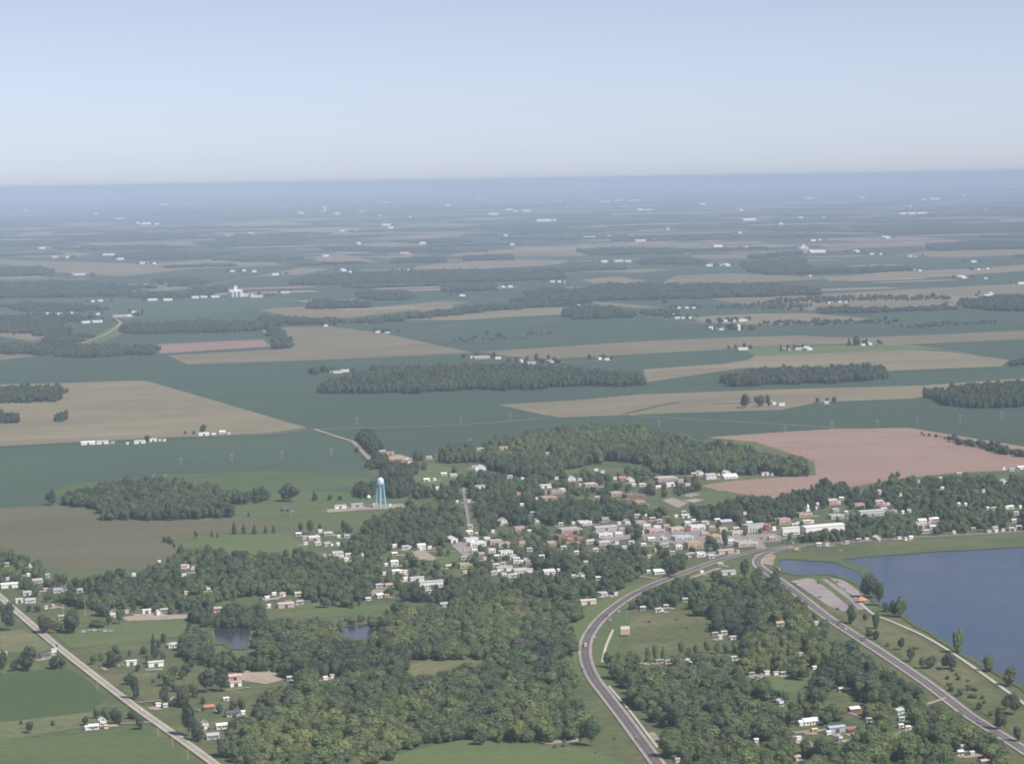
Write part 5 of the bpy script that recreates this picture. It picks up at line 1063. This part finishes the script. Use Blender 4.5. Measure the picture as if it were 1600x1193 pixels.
# ------------------------------------------------------------------ labels
MARKS = [(595, 770, "blue water tower"), (976, 988, "roadside billboard"), (1347, 936, "orange-roofed pavilion"), (1284, 828, "long white warehouse"), (362, 994, "western pond"), (557, 988, "woodland pond"), (1080, 775, "sandy ball diamonds"), (1292, 925, "lakeside car park"), (915, 1010, "yellow highway truck"),
 (1186, 872, "road junction"), (367, 458, "tall grain elevator"), (240, 1008, "pointed dark conifer"), (1235, 1066, "grassy trailer clearing"), (1084, 850, "tan main-street block"), (884, 840, "red-brown shop row"), (673, 914, "low white warehouse"), (790, 852, "red-roofed town block"), (695, 871, "small town green"), (1240, 705, "pink bare field"),
 (755, 590, "long field wood"), (1260, 586, "oval field wood"), (240, 785, "square west woodlot"), (190, 492, "pink far barn"), (1255, 390, "blocky grain elevator"), (1113, 511, "white gabled barn"), (1138, 742, "big white farmhouse"), (365, 1060, "pinkish ranch house"), (150, 1132, "white west farmhouse"), (1334, 1109, "white-roofed red house"), (1265, 1128, "large white-roofed house"),
 (1403, 1112, "pale-green-roofed house"), (695, 1042, "woodland clearing"), (918, 938, "cream highway barn"), (750, 1158, "lone meadow tree"), (1500, 1174, "lowest white cottage"), (945, 312, "hazy distant town"), (849, 344, "long far shed"), (1425, 333, "far white sheds"), (124, 428, "stack-side pink shed"), (540, 422, "gabled far barn"), (185, 346, "far north-west barns"),
 (603, 355, "lone far barn pair"), (1110, 997, "row of field trailers"), (1050, 1030, "bright tree row"), (1357, 915, "big shore tree"), (1483, 1030, "path-side dark tree"), (1575, 1060, "last shore tree"), (205, 1034, "white gable house"), (70, 1025, "dark-roofed west house"), (1181, 825, "grey two-storey shop"), (1040, 750, "long pinkish school"), (990, 776, "brown school"),
 (1440, 812, "white lake-front house"), (1594, 732, "farthest east house"), (500, 842, "south-west cottages"), (15, 916, "long west shed"), (620, 718, "orange-roofed yard sheds"), (1540, 461, "far east farm"), (140, 690, "grid-road farm row"), (752, 558, "long pink barn"), (1250, 544, "white three-barn farm"), (43, 1030, "big west-road tree"), (295, 1130, "tall dark roadside tree"),
 (440, 1110, "south-west thicket"), (560, 1150, "southern wood edge"), (640, 1100, "wood heart"), (800, 1080, "wood beside highway"), (870, 1120, "yellow meadow-edge tree"), (1100, 1160, "south-east thicket"), (1180, 1130, "middle of south-east wood"), (1300, 1180, "bottom lane"), (1420, 1165, "lake-road wood"), (470, 1175, "lower-left wood")]
ORD = ["nearest", "second", "third", "fourth", "fifth", "sixth", "seventh", "eighth", "ninth", "tenth", "eleventh", "twelfth"]
def article(w): return w
buck = {}
for o, noun, u, v, far in THINGS:
    if o.get("label"): continue
    m = min(MARKS, key=lambda t: math.hypot((t[0] - u), (t[1] - v) * 1.6))
    dx, dy = u - m[0], (v - m[1]) * 1.6
    if math.hypot(dx, dy) < 5: rel = "at"
    else:
        a = math.degrees(math.atan2(-dy, dx)) % 360
        rel = ["right of", "above right of", "above", "above left of", "left of", "below left of", "below", "below right of"][int((a + 22.5) // 45) % 8]
    buck.setdefault((noun, rel, m[2]), []).append((math.hypot(dx, dy), o))
for (noun, rel, mk), v in buck.items():
    v.sort(key=lambda t: t[0])
    for i, (d, o) in enumerate(v):
        if len(v) == 1: t = f"{noun}, {rel} the {mk}"
        elif i == 0: t = f"{noun}, closest {rel} the {mk}"
        elif i == len(v) - 1: t = f"{noun}, farthest {rel} the {mk}"
        else: t = f"{noun}, {ORD[i] if i < 12 else str(i + 1) + 'th'} out {rel} the {mk}"
        o["label"] = t
        if len(t.split()) > 16: print("LONG", t)

# ------------------------------------------------------------------ air, light, sky
SUN_EL, SUN_AZ = rad(51), math.atan2(.76, -.65)       # azimuth from +Y towards +X
hz = MB(); hz.box(-GR * 1.02, GR * 1.02, -3000, GR * 1.02, -1.0, H + 14)
haze = structure(link("haze", hz.mesh("haze", None)), "stuff")
m = bpy.data.materials.new("haze"); m.use_nodes = True; t = m.node_tree; t.nodes.clear()
ou = t.nodes.new("ShaderNodeOutputMaterial"); pv = t.nodes.new("ShaderNodeVolumePrincipled")
pv.inputs["Color"].default_value = (.60, .72, .93, 1); pv.inputs["Density"].default_value = 4.3e-5; pv.inputs["Anisotropy"].default_value = -.25
t.links.new(pv.outputs[0], ou.inputs["Volume"]); haze.data.materials.append(m)
sd = bpy.data.lights.new("sun", 'SUN'); sd.energy = 4.9; sd.angle = rad(.5); sd.color = (1, .965, .915)
so = bpy.data.objects.new("sun", sd); COL.objects.link(so)
to = Vector((math.sin(SUN_AZ) * math.cos(SUN_EL), math.cos(SUN_AZ) * math.cos(SUN_EL), math.sin(SUN_EL)))
so.rotation_euler = (-to).to_track_quat('-Z', 'Y').to_euler(); so.location = (0, 0, 900)
W = bpy.data.worlds.new("World"); S.world = W; W.use_nodes = True; t = W.node_tree
bg = t.nodes["Background"]; sk = t.nodes.new("ShaderNodeTexSky"); sk.sky_type = 'NISHITA'; sk.sun_disc = False
sk.sun_elevation = SUN_EL; sk.sun_rotation = SUN_AZ; sk.altitude = 450; sk.air_density = .44; sk.dust_density = .55; sk.ozone_density = 4.0
hs = t.nodes.new("ShaderNodeHueSaturation"); hs.inputs["Saturation"].default_value = .58
tn = t.nodes.new("ShaderNodeVectorMath"); tn.operation = 'MULTIPLY'; tn.inputs[1].default_value = (1.0, .945, .945)
t.links.new(sk.outputs[0], hs.inputs["Color"]); t.links.new(hs.outputs[0], tn.inputs[0]); t.links.new(tn.outputs[0], bg.inputs[0]); bg.inputs[1].default_value = .132
S.view_settings.view_transform = 'Standard'; S.view_settings.look = 'None'; S.view_settings.exposure = .05; S.view_settings.gamma = 1
cy = S.cycles; cy.max_bounces = 5; cy.diffuse_bounces = 3; cy.glossy_bounces = 2; cy.transmission_bounces = 1; cy.volume_bounces = 1; cy.filter_width = 1.7
